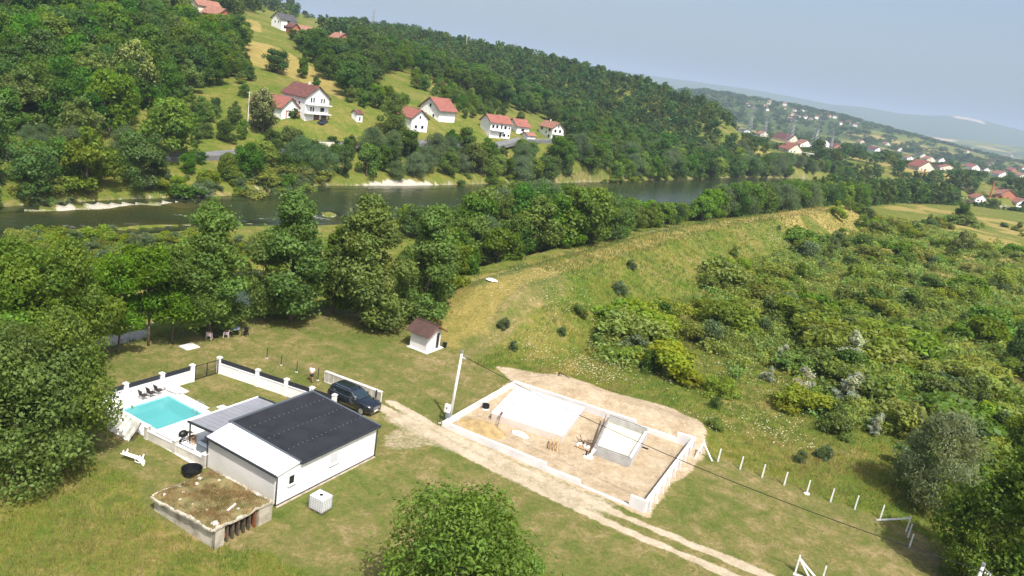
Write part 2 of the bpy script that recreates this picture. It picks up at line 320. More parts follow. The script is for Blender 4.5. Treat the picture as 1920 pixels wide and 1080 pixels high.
RUTA = uvpoly([(51.2, 44), (50.6, 40), (50.2, 36), (49.5, 30.6), (49.05, 24.9), (48.75, 19.7), (48.75, 15.2), (49, 8.9), (49.6, -4), (50.5, -25)])
RUTB = uvpoly([(52.2, 40), (51.8, 36.5), (51.2, 33), (50.75, 27), (50.55, 20), (50.55, 13.7), (51, 5.6), (51.5, -4), (52.4, -25)])
rut = np.maximum(1 - sstep(.22, .62, np.abs(polyline(gx, gy, RUTA)) + jit * .25), 1 - sstep(.2, .6, np.abs(polyline(gx, gy, RUTB)) + jit * .25))
wash = .62 * sstep(47.6, 49.2, su + jit * .5) * (1 - sstep(51.4, 52.6, su + jit * .5)) * sstep(13, 18, sv) * (1 - sstep(37, 41, sv))
patch = .8 * sstep(.0, 1.0, polygon(gx, gy, pxpoly([(700, 840), (720, 795), (800, 800), (860, 850), (760, 850)])) + jit * .9)
track = np.maximum.reduce([rut, wash * .95, patch * .6])
MEA = pxpoly([(-80, 850), (120, 865), (250, 880), (270, 960), (420, 1032), (560, 1060), (640, 1100), (640, 1300), (-300, 1300)])
meadow = sstep(-.8, .8, polygon(gx, gy, MEA) + jit)
right = sstep(66.0, 67.6, su + jit * .5) * (1 - sstep(38, 44, sv)) + sstep(-1, 3, 13 - dC + jit) * sstep(86, 96, gy * .85 + gx * .5)
meadow = np.clip(np.maximum(meadow, np.where((dL > -1) & (gr < 700), np.clip(right, 0, 1), 0)), 0, 1) * (1 - sand)
meadow = np.where((gr < 400) & (sv < -6.5), 1.0, meadow)
forest = sstep(8, 20, dF) * (dF > 0) * .25
meadow = np.where(dF > 4, np.maximum(meadow, .9), meadow)
meadow = np.where((dL < -1) & (dF < 0), 1.0, meadow)
grav = sstep(.2, 1.2, polygon(gx, gy, pxpoly([(150, 650), (190, 628), (285, 612), (300, 640), (220, 662), (160, 675)], -.6)) + jit * .4)
for l in ([(150, 384), (180, 375), (250, 374), (255, 380), (180, 388)], [(300, 378), (330, 362), (400, 360), (390, 378), (340, 384)], [(600, 358), (640, 345), (760, 342), (850, 345), (850, 354), (740, 352), (640, 356)], [(90, 398), (110, 383), (140, 384), (130, 396)]):
    grav = np.maximum(grav, sstep(-1.0, 1.0, polygon(gx, gy, pxpoly(l, -3.5)) + jit))
grav = np.maximum(grav, .45 * ((gz < WATER_Z + .25) & (gr < 800)))
grav = np.maximum(grav, .55 * sstep(-.2, .8, jit) * ((dF > -1) & (dF < 6)))
hay = .60 * (1 - sstep(1.5, 3.0, dC + jit * .8)) * (gr < 420) + .6 * np.exp(-((dC - 14.5) / 2.5) ** 2) * (su > 66) * (gr < 330) * sstep(-.3, .3, jit + .15) + .65 * (su > 66) * (gr > 215) * (gr < 480) * (dL > 2) * sstep(.40, .58, fbm(gx, gy, 18, 171))
for l, d in (([(442, 66), (520, 88), (590, 130), (668, 178), (640, 185), (560, 150), (470, 120), (445, 95)], 0), ([(420, 28), (485, 40), (490, 60), (440, 58)], 0), ([(770, 130), (850, 160), (900, 185), (880, 195), (800, 165)], 0)):
    q = [G(a, b) for a, b in l]; q = [(p[0], p[1]) for p in q if p]; hay = np.maximum(hay, sstep(-2, 2, polygon(gx, gy, q) + jit * 2))
# fields on the plain beyond the river
blk = vnoise(gx + .45 * gy, (gy - .45 * gx) * .35, 55, 131); fld = (gr > 480) & (gr < 2300) & (dF > 25) & (gz < 10)
hay = np.maximum(hay, np.where(fld & (blk > .60), .85, 0)); forest = np.maximum(forest, np.where((gr > 700) & (blk < .5), .8, 0))
forest = np.where(gr > 1900, sstep(.34, .5, fbm(gx, gy, 420, 141)) * .9 + .1, forest); hay = np.where((gr > 1900) & (gr < 6000), sstep(.66, .72, fbm(gx, gy, 230, 151)) * .8, hay)
forest = np.where(gr > 6500, .95, forest)
QU = far(1812, 234, 8650); quarry = 1 - sstep(60, 130, np.abs(gx - QU[0]) * .55 + np.abs(gy - QU[1]) * .30 + 60 * (fbm(gx, gy, 160, 161) - .5)); QU2 = far(1765, 246, 5250)
quarry = np.maximum(quarry, 1 - sstep(40, 90, np.abs(gx - QU2[0]) * .5 + np.abs(gy - QU2[1]) * .4)); sand = np.maximum(sand, np.where(gr > 4500, np.clip(quarry, 0, 1) * .8, 0))
forest = forest * (1 - sand)
def cattr(me, name, r, g, b):
    a = me.color_attributes.new(name, 'FLOAT_COLOR', 'POINT'); d = np.ones((len(r), 4), np.float32); d[:, 0] = r; d[:, 1] = g; d[:, 2] = b; a.data.foreach_set('color', d.ravel())
def ground_material():
    M = bpy.data.materials.new('ground'); M.use_nodes = True; t = M.node_tree; N = t.nodes; L = t.links; b = N['Principled BSDF']
    b.inputs['Roughness'].default_value = .95; b.inputs['Specular IOR Level'].default_value = .1
    geo = N.new('ShaderNodeNewGeometry'); pos = geo.outputs['Position']
    def noise(scale, detail=5, rough=.55, dist=0.0):
        n = N.new('ShaderNodeTexNoise'); n.inputs['Scale'].default_value = scale; n.inputs['Detail'].default_value = detail; n.inputs['Roughness'].default_value = rough; n.inputs['Distortion'].default_value = dist; L.new(pos, n.inputs['Vector']); return n.outputs['Fac']
    def ramp(f, stops):
        r = N.new('ShaderNodeValToRGB'); L.new(f, r.inputs['Fac']); e = r.color_ramp.elements
        while len(e) < len(stops): e.new(.5)
        for q, (p, c) in zip(e, stops): q.position = p; q.color = (*c, 1)
        return r.outputs[0]
    def mixc(f, a, c, mode='MIX'):
        x = N.new('ShaderNodeMix'); x.data_type = 'RGBA'; x.blend_type = mode
        for s_, v in (('Factor', f), ('A', a), ('B', c)):
            if hasattr(v, 'links'): L.new(v, x.inputs[s_])
            else: x.inputs[s_].default_value = v if s_ == 'Factor' else (*v, 1)
        return x.outputs['Result']
    def mth(op, a, c=None):
        x = N.new('ShaderNodeMath'); x.operation = op
        for i, v in enumerate((a, c)):
            if v is None: continue
            if hasattr(v, 'links'): L.new(v, x.inputs[i])
            else: x.inputs[i].default_value = v
        return x.outputs[0]
    big = noise(.09, 4); mid = noise(.55, 7, .68, .5); fin = noise(3.2, 6, .65); tiny = noise(11, 4, .7)
    mixn = mth('ADD', mth('MULTIPLY', big, .34), mth('ADD', mth('MULTIPLY', mid, .50), mth('MULTIPLY', fin, .3)))
    lawn = ramp(mixn, [(.42, (.070, .108, .017)), (.52, (.118, .140, .032)), (.60, (.178, .160, .055)), (.69, (.30, .23, .115))])
    mead = ramp(mixn, [(.40, (.055, .106, .010)), (.52, (.100, .140, .019)), (.61, (.165, .162, .036)), (.71, (.26, .20, .08))])
    frs = ramp(mixn, [(.40, (.028, .048, .012)), (.55, (.055, .085, .02)), (.7, (.10, .12, .03))])
    sandc = ramp(mth('ADD', mth('MULTIPLY', mid, .6), mth('MULTIPLY', fin, .4)), [(.35, (.31, .235, .145)), (.5, (.425, .335, .225)), (.66, (.52, .43, .32))])
    trk = ramp(mid, [(.3, (.36, .29, .19)), (.6, (.50, .42, .31))]); grv = ramp(tiny, [(.3, (.30, .27, .21)), (.55, (.50, .46, .39)), (.7, (.64, .60, .53))])
    hayc = ramp(mixn, [(.42, (.20, .18, .045)), (.6, (.30, .235, .075)), (.72, (.36, .29, .12))])
    def attr(n):
        a = N.new('ShaderNodeAttribute'); a.attribute_name = n; s_ = N.new('ShaderNodeSeparateColor'); L.new(a.outputs['Color'], s_.inputs[0]); return s_.outputs
    A, B = attr('mask_a'), attr('mask_b')
    def edge(f, amt=.55):
        q = mth('ADD', f, mth('MULTIPLY', mth('SUBTRACT', fin, .5), amt)); r = N.new('ShaderNodeMapRange'); r.interpolation_type = 'SMOOTHSTEP'; r.inputs['From Min'].default_value = .3; r.inputs['From Max'].default_value = .7; L.new(q, r.inputs['Value']); return r.outputs[0]
    c = mixc(edge(A[1]), lawn, mead); c = mixc(edge(A[2]), c, frs); c = mixc(edge(B[2]), c, hayc)
    c = mixc(edge(B[0], .6), c, trk); c = mixc(edge(A[0], .8), c, sandc); c = mixc(edge(B[1], .9), c, grv)
    c = mixc(.8, c, ramp(tiny, [(.25, (.55, .55, .55)), (.7, (1.25, 1.25, 1.25))]), 'MULTIPLY'); c = mixc(.7, c, ramp(noise(1.4, 7, .75, .8), [(.3, (.66, .70, .62)), (.66, (1.22, 1.18, 1.2))]), 'MULTIPLY')
    L.new(c, b.inputs['Base Color'])
    bp = N.new('ShaderNodeBump'); bp.inputs['Strength'].default_value = .7; bp.inputs['Distance'].default_value = .12; L.new(mth('ADD', fin, mth('MULTIPLY', tiny, .5)), bp.inputs['Height']); L.new(bp.outputs[0], b.inputs['Normal'])
    return M
gmat = ground_material()
gme = npmesh('ground', np.stack([gx, gy, gz], -1), quads, gmat, smooth=True)
cattr(gme, 'mask_a', sand, meadow, forest); cattr(gme, 'mask_b', track, grav, np.maximum(hay, bare * .8))
ground = link(bpy.data.objects.new('ground', gme)); tag(ground, kind='structure')
# ------------------------------------------------------------------ river water
wx = np.arange(-140, 330, 1.3); wy = np.arange(40, 640, 1.3); WX, WY = np.meshgrid(wx, wy)
keep_d = polyline(WX.ravel(), WY.ravel(), FB) ; keep_n = -polyline(WX.ravel(), WY.ravel(), LE)
wzt = hq(WX.ravel(), WY.ravel()); depth = WATER_Z - wzt
nx_, ny_ = len(wx), len(wy); I, J = np.meshgrid(np.arange(nx_ - 1), np.arange(ny_ - 1)); q = np.stack([J * nx_ + I, J * nx_ + I + 1, (J + 1) * nx_ + I + 1, (J + 1) * nx_ + I], -1).reshape(-1, 4)
ok = (depth > -.6) & (keep_d < 4) & (keep_n < 1); q = q[ok[q].any(1)]
used = np.unique(q); remap = -np.ones(nx_ * ny_, int); remap[used] = np.arange(len(used))
WV = np.stack([WX.ravel(), WY.ravel(), np.full(nx_ * ny_, WATER_Z)], -1)[used]
def water_material():
    M = bpy.data.materials.new('river_water'); M.use_nodes = True; t = M.node_tree; N = t.nodes; L = t.links; b = N['Principled BSDF']
    b.inputs['Base Color'].default_value = (.026, .036, .016, 1); b.inputs['Roughness'].default_value = .10; b.inputs['Specular IOR Level'].default_value = .45; b.inputs['IOR'].default_value = 1.33
    geo = N.new('ShaderNodeNewGeometry'); mp = N.new('ShaderNodeMapping'); mp.inputs['Rotation'].default_value = (0, 0, -.9); mp.inputs['Scale'].default_value = (.35, 1.2, 1); L.new(geo.outputs['Position'], mp.inputs['Vector'])
    n = N.new('ShaderNodeTexNoise'); n.inputs['Scale'].default_value = .9; n.inputs['Detail'].default_value = 5; L.new(mp.outputs[0], n.inputs['Vector'])
    bp = N.new('ShaderNodeBump'); bp.inputs['Strength'].default_value = .35; bp.inputs['Distance'].default_value = .25; L.new(n.outputs['Fac'], bp.inputs['Height']); L.new(bp.outputs[0], b.inputs['Normal'])
    at = N.new('ShaderNodeAttribute'); at.attribute_name = 'depth'; rp = N.new('ShaderNodeMapRange'); rp.inputs['From Min'].default_value = 0; rp.inputs['From Max'].default_value = .42; rp.inputs['To Min'].default_value = .35; rp.inputs['To Max'].default_value = 1.0; L.new(at.outputs['Fac'], rp.inputs['Value'])
    tr = N.new('ShaderNodeBsdfTransparent'); tr.inputs[0].default_value = (.62, .60, .36, 1); ms = N.new('ShaderNodeMixShader'); L.new(rp.outputs[0], ms.inputs[0]); L.new(tr.outputs[0], ms.inputs[1])
    # white water over the riffles
    at2 = N.new('ShaderNodeAttribute'); at2.attribute_name = 'foam'; n2 = N.new('ShaderNodeTexNoise'); n2.inputs['Scale'].default_value = 1.1; n2.inputs['Detail'].default_value = 7; n2.inputs['Roughness'].default_value = .7; L.new(mp.outputs[0], n2.inputs['Vector'])
    ad = N.new('ShaderNodeMath'); ad.operation = 'MULTIPLY'; L.new(at2.outputs['Fac'], ad.inputs[0]); L.new(n2.outputs['Fac'], ad.inputs[1])
    r2 = N.new('ShaderNodeMapRange'); r2.inputs['From Min'].default_value = .52; r2.inputs['From Max'].default_value = .68; L.new(ad.outputs[0], r2.inputs['Value'])
    df = N.new('ShaderNodeBsdfDiffuse'); df.inputs[0].default_value = (.7, .73, .75, 1); m2 = N.new('ShaderNodeMixShader'); L.new(r2.outputs[0], m2.inputs[0]); L.new(b.outputs[0], m2.inputs[1]); L.new(df.outputs[0], m2.inputs[2])
    L.new(m2.outputs[0], ms.inputs[2]); L.new(ms.outputs[0], N['Material Output'].inputs['Surface']); return M
wme = npmesh('river', WV, remap[q], water_material(), smooth=True)
a = wme.attributes.new('depth', 'FLOAT', 'POINT'); a.data.foreach_set('value', np.clip(depth[used] / 2.6, 0, 1).astype(np.float32))
foam = np.zeros(len(used))
for px, py, rx in ((440, 412, 7), (500, 408, 6), (590, 405, 7), (620, 412, 5), (680, 362, 4), (140, 425, 6), (180, 430, 7), (340, 405, 5), (250, 420, 5)):
    p = flat(px, py, WATER_Z); foam = np.maximum(foam, np.exp(-((WV[:, 0] - p[0]) ** 2 + (WV[:, 1] - p[1]) ** 2) / (rx * rx)))
a = wme.attributes.new('foam', 'FLOAT', 'POINT'); a.data.foreach_set('value', foam.astype(np.float32))
river = link(bpy.data.objects.new('river_water', wme)); tag(river, kind='structure')
# ------------------------------------------------------------------ pool house
HZ = 0.0
def house_near():
    t = site('pool_house', 33.1, 34.3, 0, 'white flat-roofed pool house with dark corrugated roof beside the pool', 'house')
    Lx, Ly = 10.2, 7.25   # local: x away along the long wall, y to the left along the grey wall
    def zr(y): return 2.80 + .26 * y / Ly
    m = MB(); m.hexa([(0.04, 0, .12), (Lx, 0, .12), (Lx, .22, .12), (.04, .22, .12)], [(0.04, 0, 2.46), (Lx, 0, 2.655), (Lx, .22, 2.655), (.04, .22, 2.46)])
    m.build('long_wall', white, t)
    MB().hexa([(0, .22, .05), (.22, .22, .05), (.22, Ly, .05), (0, Ly, .05)], [(0, .22, 2.46), (.22, .22, 2.52), (.22, Ly, 2.52), (0, Ly, 2.46)]).build('grey_wall', grey_r, t)
    MB().box(.22, Lx, Ly - .2, Ly, 0, 2.42).build('garden_wall', white, t); MB().hexa([(Lx - .2, .22, 0), (Lx, .22, 0), (Lx, Ly - .2, 0), (Lx - .2, Ly - .2, 0)], [(Lx - .2, .22, 2.64), (Lx, .22, 2.64), (Lx, Ly - .2, 2.9), (Lx - .2, Ly - .2, 2.9)]).build('end_wall', white, t)
    MB().box(.02, Lx + .03, -.03, .2, 0, .12).build('plinth', anth, t); MB().box(-.05, Lx, -.22, -.04, 0, .04).build('paving_strip', mat('dusty_paving', (.34, .29, .22), .95, .25, 2, .3), t)
    # corrugated roof
    m = MB(); n = 92; xs = np.linspace(2.02, Lx + .12, n * 2 + 1)
    for i in range(n * 2):
        zz0 = .03 * (i % 2); zz1 = .03 * ((i + 1) % 2); x0, x1 = xs[i], xs[i + 1]
        m.add([(x0, -.14, 2.78 + zz0), (x1, -.14, 2.78 + zz1), (x1, Ly + .12, 3.06 + zz1), (x0, Ly + .12, 3.06 + zz0)], [(0, 1, 2, 3)])
    rf = m.build('roof', anth_r, t)
    MB().hexa([(2.0, -.12, 2.66), (Lx + .1, -.12, 2.66), (Lx + .1, Ly + .1, 2.94), (2.0, Ly + .1, 2.94)], [(2.0, -.12, 2.765), (Lx + .1, -.12, 2.765), (Lx + .1, Ly + .1, 3.045), (2.0, Ly + .1, 3.045)]).build('roof_deck', anth, t)
    def edge(a, b, w_=.16, h_=.12): MB().beam(a, b, w_, h_).build('roof_edge_trim', mat('grey_blue_trim', (.09, .105, .12), .45, .05, 2), rf)
    edge((1.96, -.16, 2.80), (1.96, Ly + .16, 3.08)); edge((Lx + .17, -.16, 2.80), (Lx + .17, Ly + .16, 3.08)); edge((1.9, Ly + .17, 3.08), (Lx + .24, Ly + .17, 3.08), .22)
    m = MB()
    for k in range(3):
        y = 1.7 + k * 2.05
        for i in range(17):
            x = 2.5 + i * .47 + rnd.uniform(-.03, .03); z = 2.81 + .28 * (y + .14) / (Ly + .26)
            m.cbox(x, y + rnd.uniform(-.03, .03), z, .055, .055, .03)
    tag(m.build('roof_screws', steel, rf), kind='stuff')
    # lean-to roof in white sheet
    MB().hexa([(-.20, -.12, 2.46), (1.96, -.12, 2.72), (1.96, Ly + .05, 2.98), (-.20, Ly + .05, 2.52)], [(-.20, -.12, 2.56), (1.90, -.12, 2.82), (1.90, Ly + .05, 3.04), (-.20, Ly + .05, 2.62)]).build('white_roof', mat('white_roof_sheet', (.80, .80, .80), .5, .03, 1), t)
    MB().hexa([(.22, .23, 2.4), (1.95, .23, 2.4), (1.95, Ly - .2, 2.4), (.22, Ly - .2, 2.4)], [(.22, .23, 2.48), (1.95, .23, 2.66), (1.95, Ly - .2, 2.9), (.22, Ly - .2, 2.5)]).build('roof_filler', white, t)
    g = MB().beam((-.27, -.14, 2.52), (-.27, Ly + .1, 2.58), .13, .13).build('gutter', anth, t)
    MB().beam((2.0, -.22, 2.70), (Lx + .25, -.22, 2.72), .14, .13).build('gutter', anth, t)
    for (x, y) in ((-.06, -.06), (-.06, Ly + .06), (Lx + .06, -.07)):
        MB().tube([(x, y, .08), (x, y, 2.35), (x + (-.2 if x < 1 else .08), y - .05, 2.55)], .045, 8).build('downpipe', anth, t)
    def window(x, z0, w_, h_, pm):
        o = MB().box(x, x + w_, -.025, .012, z0, z0 + h_).build('window', white_p, t)
        MB().box(x + .05, x + w_ - .05, -.034, -.026, z0 + .05, z0 + h_ - .05).build('pane', pm, o)
        MB().box(x - .08, x + w_ + .08, -.13, 0, z0 - .07, z0 - .005).build('sill', conc_w, o)
        MB().box(x - .02, x + w_ + .02, -.045, 0, z0 + h_, z0 + h_ + .05).build('shutter_box', conc, o)
    window(1.05, 1.25, .55, .72, glass); window(5.1, 1.22, .85, .85, mat('grey_shutter', (.55, .56, .57), .6, .05, 3))
    return t
house_near()
# ------------------------------------------------------------------ canopy
def canopy():
    t = site('patio_canopy', 33.8, 41.75, 0, 'grey ribbed patio canopy attached to the pool house over white paving', 'canopy')
    L, D = 6.55, 3.0
    for i in range(13):
        x0, x1 = i * L / 13 + .012, (i + 1) * L / 13 - .012
        MB().hexa([(x0, .05, 2.52), (x1, .05, 2.52), (x1, D, 2.30), (x0, D, 2.30)], [(x0, .05, 2.57), (x1, .05, 2.57), (x1, D, 2.35), (x0, D, 2.35)]).build('roof_panel', greyp, t)
    MB().beam((-.08, .0, 2.55), (-.08, D + .08, 2.33), .1, .16).build('edge_beam', anth, t); MB().beam((L + .08, 0, 2.55), (L + .08, D + .08, 2.33), .1, .16).build('edge_beam', anth, t)
    MB().beam((-.13, D + .07, 2.34), (L + .13, D + .07, 2.34), .1, .14).build('front_beam', white_p, t)
    for x in (.05, L): MB().beam((x, D - .05, .02), (x, D - .05, 2.28), .09, .09).build('post', anth if x < 1 else steel, t)
canopy()
# ------------------------------------------------------------------ pool, deck, garden walls
deckm = mat('white_pool_tile', (.70, .69, .66), .7, .05, 1.5, .1)
def deck():
    o = bpy.data.objects.new('pool_deck', None); link(o); o.location = W(32.6, 41.75, 0); o.rotation_euler = (0, 0, GA); tag(o, kind='structure')
    for a in ((0, 1.25, 0, 12.75), (5.6, 6.6, 7.35, 12.75), (1.25, 5.6, 0, 6.95), (1.25, 5.6, 11.75, 12.75), (5.6, 7.8, 0, 7.35), (6.6, 7.3, 11.3, 12.75)):
        MB().box(a[0], a[1], a[2], a[3], -.5, .06).build('paving', deckm, o)
deck()
def pool():
    t = site('swimming_pool', 33.85, 48.7, 0, 'rectangular turquoise swimming pool set in white paving', 'pool')
    L, D = 4.35, 4.8; liner = mat('pool_liner', (.30, .62, .66), .5, .04, 1)
    MB().box(0, L, 0, D, -1.5, -1.35).build('floor', liner, t)
    for a in ((-.0, .1, 0, D), (L - .1, L, 0, D), (.1, L - .1, 0, .1), (.1, L - .1, D - .1, D)): MB().box(a[0], a[1], a[2], a[3], -1.35, .02).build('side', liner, t)
    for a in ((-.25, .0, -.25, D + .25), (L, L + .25, -.25, D + .25), (0, L, -.25, 0), (0, L, D, D + .25)): MB().box(a[0], a[1], a[2], a[3], -.1, .085).build('coping', white, t)
    MB().box(.3, L - .9, D - .7, D - .1, -1.35, -.45).build('step', liner, t)
    M = bpy.data.materials.new('pool_water'); M.use_nodes = True; tt = M.node_tree; N = tt.nodes; b = N['Principled BSDF']
    b.inputs['Base Color'].default_value = (.12, .43, .43, 1); b.inputs['Roughness'].default_value = .06; b.inputs['IOR'].default_value = 1.33
    n = N.new('ShaderNodeTexNoise'); n.inputs['Scale'].default_value = 3; bp = N.new('ShaderNodeBump'); bp.inputs['Strength'].default_value = .12; bp.inputs['Distance'].default_value = .05
    tt.links.new(n.outputs['Fac'], bp.inputs['Height']); tt.links.new(bp.outputs[0], b.inputs['Normal'])
    tr = N.new('ShaderNodeBsdfTransparent'); tr.inputs[0].default_value = (.72, .95, .95, 1); ms = N.new('ShaderNodeMixShader'); ms.inputs[0].default_value = .62
    tt.links.new(tr.outputs[0], ms.inputs[1]); tt.links.new(b.outputs[0], ms.inputs[2]); tt.links.new(ms.outputs[0], N['Material Output'].inputs['Surface'])
    MB().add([(.1, .1, -.06), (L - .1, .1, -.06), (L - .1, D - .1, -.06), (.1, D - .1, -.06)], [(0, 1, 2, 3)]).build('water', M, t)
    l = site('pool_ladder', 38.2, 49.1, .06, 'small steel handrail ladder at the corner of the pool', 'ladder')
    for y in (0, .5): MB().tube([(.3, y, 0), (.3, y, .7), (.1, y, .9), (-.25, y, .9), (-.42, y, .6), (-.42, y, -.8)], .028, 6).build('rail', steel, l)
    for z in (-.2, -.5): MB().beam((-.42, 0, z), (-.42, .5, z), .08, .03).build('rung', steel, l)
    c = site('green_mat', 38.9, 48.9, .065, 'small olive green mat beside the pool ladder', 'mat'); MB().box(-.1, .75, -.6, .35, 0, .02).build('mat_sheet', mat('olive_mat', (.17, .17, .06), .9, .1, 3), c)
pool()
def pillar(t, x, y, h, s=.34, cap=True, pm=None):
    o = MB().cbox(x, y, -.1, s, s, h + .1).build('pillar', pm or white, t)
    if cap: MB().hexa([(x - s / 2 - .05, y - s / 2 - .05, h), (x + s / 2 + .05, y - s / 2 - .05, h), (x + s / 2 + .05, y + s / 2 + .05, h), (x - s / 2 - .05, y + s / 2 + .05, h)],
                      [(x - s / 2 + .02, y - s / 2 + .02, h + .11), (x + s / 2 - .02, y - s / 2 + .02, h + .11), (x + s / 2 - .02, y + s / 2 - .02, h + .11), (x - s / 2 + .02, y + s / 2 - .02, h + .11)]).build('cap', conc_w, o)
    return o
def garden_run(a, b, pts, hw, hp, label, slats=4, wm=white, thick=.2):
    """wall run between two site points; pts are pillar distances along it"""
    d = math.hypot(b[0] - a[0], b[1] - a[1]); rot = math.atan2(b[1] - a[1], b[0] - a[0])
    t = site('garden_wall', a[0], a[1], 0, label, 'wall', rot=rot, group='walls round the pool garden')
    for p in pts: pillar(t, p, 0, hp, pm=wm)
    for p, q in zip(pts[:-1], pts[1:]):
        x0, x1 = p + .17, q - .17
        w_ = MB().box(x0, x1, -thick / 2, thick / 2, -.15, hw).build('wall_section', wm, t)
        MB().box(x0, x1, -thick / 2 - .04, thick / 2 + .04, hw, hw + .05).build('coping', conc_w, w_)
        for k in range(slats):
            z = hw + .12 + k * .105
            MB().box(x0 + .02, x1 - .02, -.02, .02, z, z + .085).build('slat', anth, t)
    return t
garden_run((31.0, 54.7), (41.55, 54.7), [.55, 4.0, 7.35, 10.4], 1.05, 1.62, 'long white garden wall with dark slats behind the three pool chairs')
garden_run((44.4, 54.75), (46.9, 41.0), [0, 4.45, 7.68, 10.45, 12.85], 1.0, 1.6, 'white garden wall with dark slats running from the gate to the car')
garden_run((32.55, 48.05), (33.0, 41.75), [0, 3.15, 6.3], .72, 1.08, 'low weathered garden wall between the leaning sheets and the house', 0, mat('weathered_render', (.55, .52, .46), .9, .15, .8, .3, stain=(.38, .35, .30)))
rl = site('pool_rail', 32.5, 48.2, .85, 'thin dark rail wires along the low wall in front of the pool', 'railing')
for k in range(3): MB().tube([(0.02, 3.0, .1 + k * .14), (0.02, .2, .1 + k * .14)], .014, 5).build('wire', anth, rl); MB().tube([(.1, -.2, .05 + k * .13), (.22, -2.9, .05 + k * .13)], .014, 5).build('wire', anth, rl)
MB().cbox(0.02, 3.05, -.85, .05, .05, 1.4).build('post', anth, rl)
def gate():
    t = site('garden_gate', 41.75, 54.7, 0, 'black barred metal gate between two white garden wall pillars', 'gate'); L = 2.5
    for z in (.12, 1.42): MB().beam((0, 0, z), (L, 0, z), .04, .06).build('rail', dark_m, t)
    for x in (.03, L / 2, L - .03): MB().beam((x, 0, .08), (x, 0, 1.48), .05, .06).build('upright', dark_m, t)
    for i in range(22): MB().beam((.1 + i * (L - .2) / 21, 0, .14), (.1 + i * (L - .2) / 21, 0, 1.4), .018, .018).build('bar', dark_m, t)
    MB().cbox(L / 2 + .08, -.05, .72, .1, .06, .14).build('lock', dark_m, t)
gate()
# ------------------------------------------------------------------ pool furniture
def pool_chair(u, v, label):
    t = site('pool_chair', u, v, .06, label, 'chair', 'dark wicker chairs by the pool', rot=-math.pi / 2); wk = mat('brown_wicker', (.055, .042, .036), .8, .2, 9, .3)
    MB().box(-.27, .27, -.27, .27, .40, .45).build('seat', wk, t)
    MB().hexa([(-.27, -.27, .44), (.27, -.27, .44), (.27, -.22, .44), (-.27, -.22, .44)], [(-.27, -.42, .98), (.27, -.42, .98), (.27, -.37, .98), (-.27, -.37, .98)]).build('backrest', wk, t)
    for x in (-.26, .26):
        for y in (-.25, .25): MB().tube([(x, y, 0), (x, y, .42)], .016, 5).build('leg', dark_m, t)
        MB().tube([(x, -.33, .72), (x * 1.1, .0, .66), (x, .26, .62), (x, .27, .42)], .016, 5).build('armrest', dark_m, t)
pool_chair(36.15, 53.95, 'dark wicker pool chair nearest the big tree, left of three'); pool_chair(36.9, 54.0, 'dark wicker pool chair in the middle of the row of three'); pool_chair(37.65, 54.05, 'dark wicker pool chair nearest the white lounger, right of three')
def lounger(t):
    for y in (-.3, .3): MB().tube([(-.95, y, .28), (.35, y, .30), (.95, y, .62)], .035, 6).build('side_rail', plastic, t)
    for i in range(9): MB().cbox(-.85 + i * .14, 0, .28, .10, .58, .035).build('slat', plastic, t)
    MB().hexa([(.38, -.29, .30), (.44, -.29, .27), (.44, .29, .27), (.38, .29, .30)], [(.98, -.29, .70), (1.02, -.29, .66), (1.02, .29, .66), (.98, .29, .70)]).build('backrest', plastic, t)
    for x in (-.8, .45):
        for y in (-.3, .3): MB().beam((x, y, 0), (x, y, .3), .09, .05).build('leg', plastic, t)
    for y in (-.33, .33): MB().tube([(.2, y, .3), (.25, y, .5), (.6, y, .52), (.65, y, .42)], .03, 5).build('armrest', plastic, t)
lounger(site('sun_lounger', 38.75, 53.7, .06, 'white plastic sun lounger standing at the pool corner by the lawn', 'lounger', rot=math.radians(100)))
t = site('sun_lounger', 30.15, 45.75, .62, 'white plastic sun lounger tipped over on the grass', 'lounger', rot=math.radians(-64)); lounger(t); t.rotation_euler = (math.radians(162), math.radians(8), GA + math.radians(-64))
t = site('leaning_sheet', 32.05, 48.5, 0, 'mottled pale translucent sheets leaning on the wall at the pool end', 'sheets')
pale = mat('mottled_translucent_sheet', (.58, .57, .52), .5, .2, 1.6, .1, stain=(.30, .30, .26))
for k in range(3):
    o = .16 * k; m = MB(); n = 16
    for i in range(n):
        y0, y1 = i * 3.3 / n + o, (i + 1) * 3.3 / n + o; b0, b1 = .05 * math.sin(i * 2.1), .05 * math.sin((i + 1) * 2.1)
        m.hexa([(-.75 + .1 * k + b0, y0, .02), (-.72 + .1 * k + b0, y0, .02), (-.72 + .1 * k + b1, y1, .02), (-.75 + .1 * k + b1, y1, .02)], [(.22 + .05 * k + b0, y0, 1.25), (.25 + .05 * k + b0, y0, 1.25), (.25 + .05 * k + b1, y1, 1.22), (.22 + .05 * k + b1, y1, 1.22)])
    m.build('sheet', pale, t)
MB().beam((-.55, -.12, 0), (.2, -.12, 1.35), .06, .06).build('prop', wood_d, t); MB().beam((-.9, 0, .03), (-.95, 1.2, .03), .09, .05).build('prop', wood, t)
t = site('barbecue', 33.9, 45.55, .06, 'black barbecue grill standing inside the low garden wall', 'barbecue')
MB().loft([[(.38 * math.cos(a) * k, .3 * math.sin(a) * k, z) for a in np.linspace(0, 2 * math.pi, 13)[:-1]] for k, z in ((.5, .62), (.95, .75), (1, .88), (.9, 1.0), (.55, 1.12))]).build('kettle', black, t)
for x in (-.3, .3):
    for y in (-.25, .25): MB().beam((x, y, 0), (x * .8, y * .8, .75), .04, .04).build('leg', dark_m, t)
MB().box(.4, .75, -.25, .25, .8, .83).build('side_shelf', wood_n, t); MB().box(-.3, .3, -.25, .25, .25, .28).build('rack', dark_m, t)
t = site('cardboard_box', 34.35, 45.1, .06, 'tan cardboard box beside the black barbecue', 'box'); cb = mat('cardboard', (.42, .28, .17), .9, .1, 3)
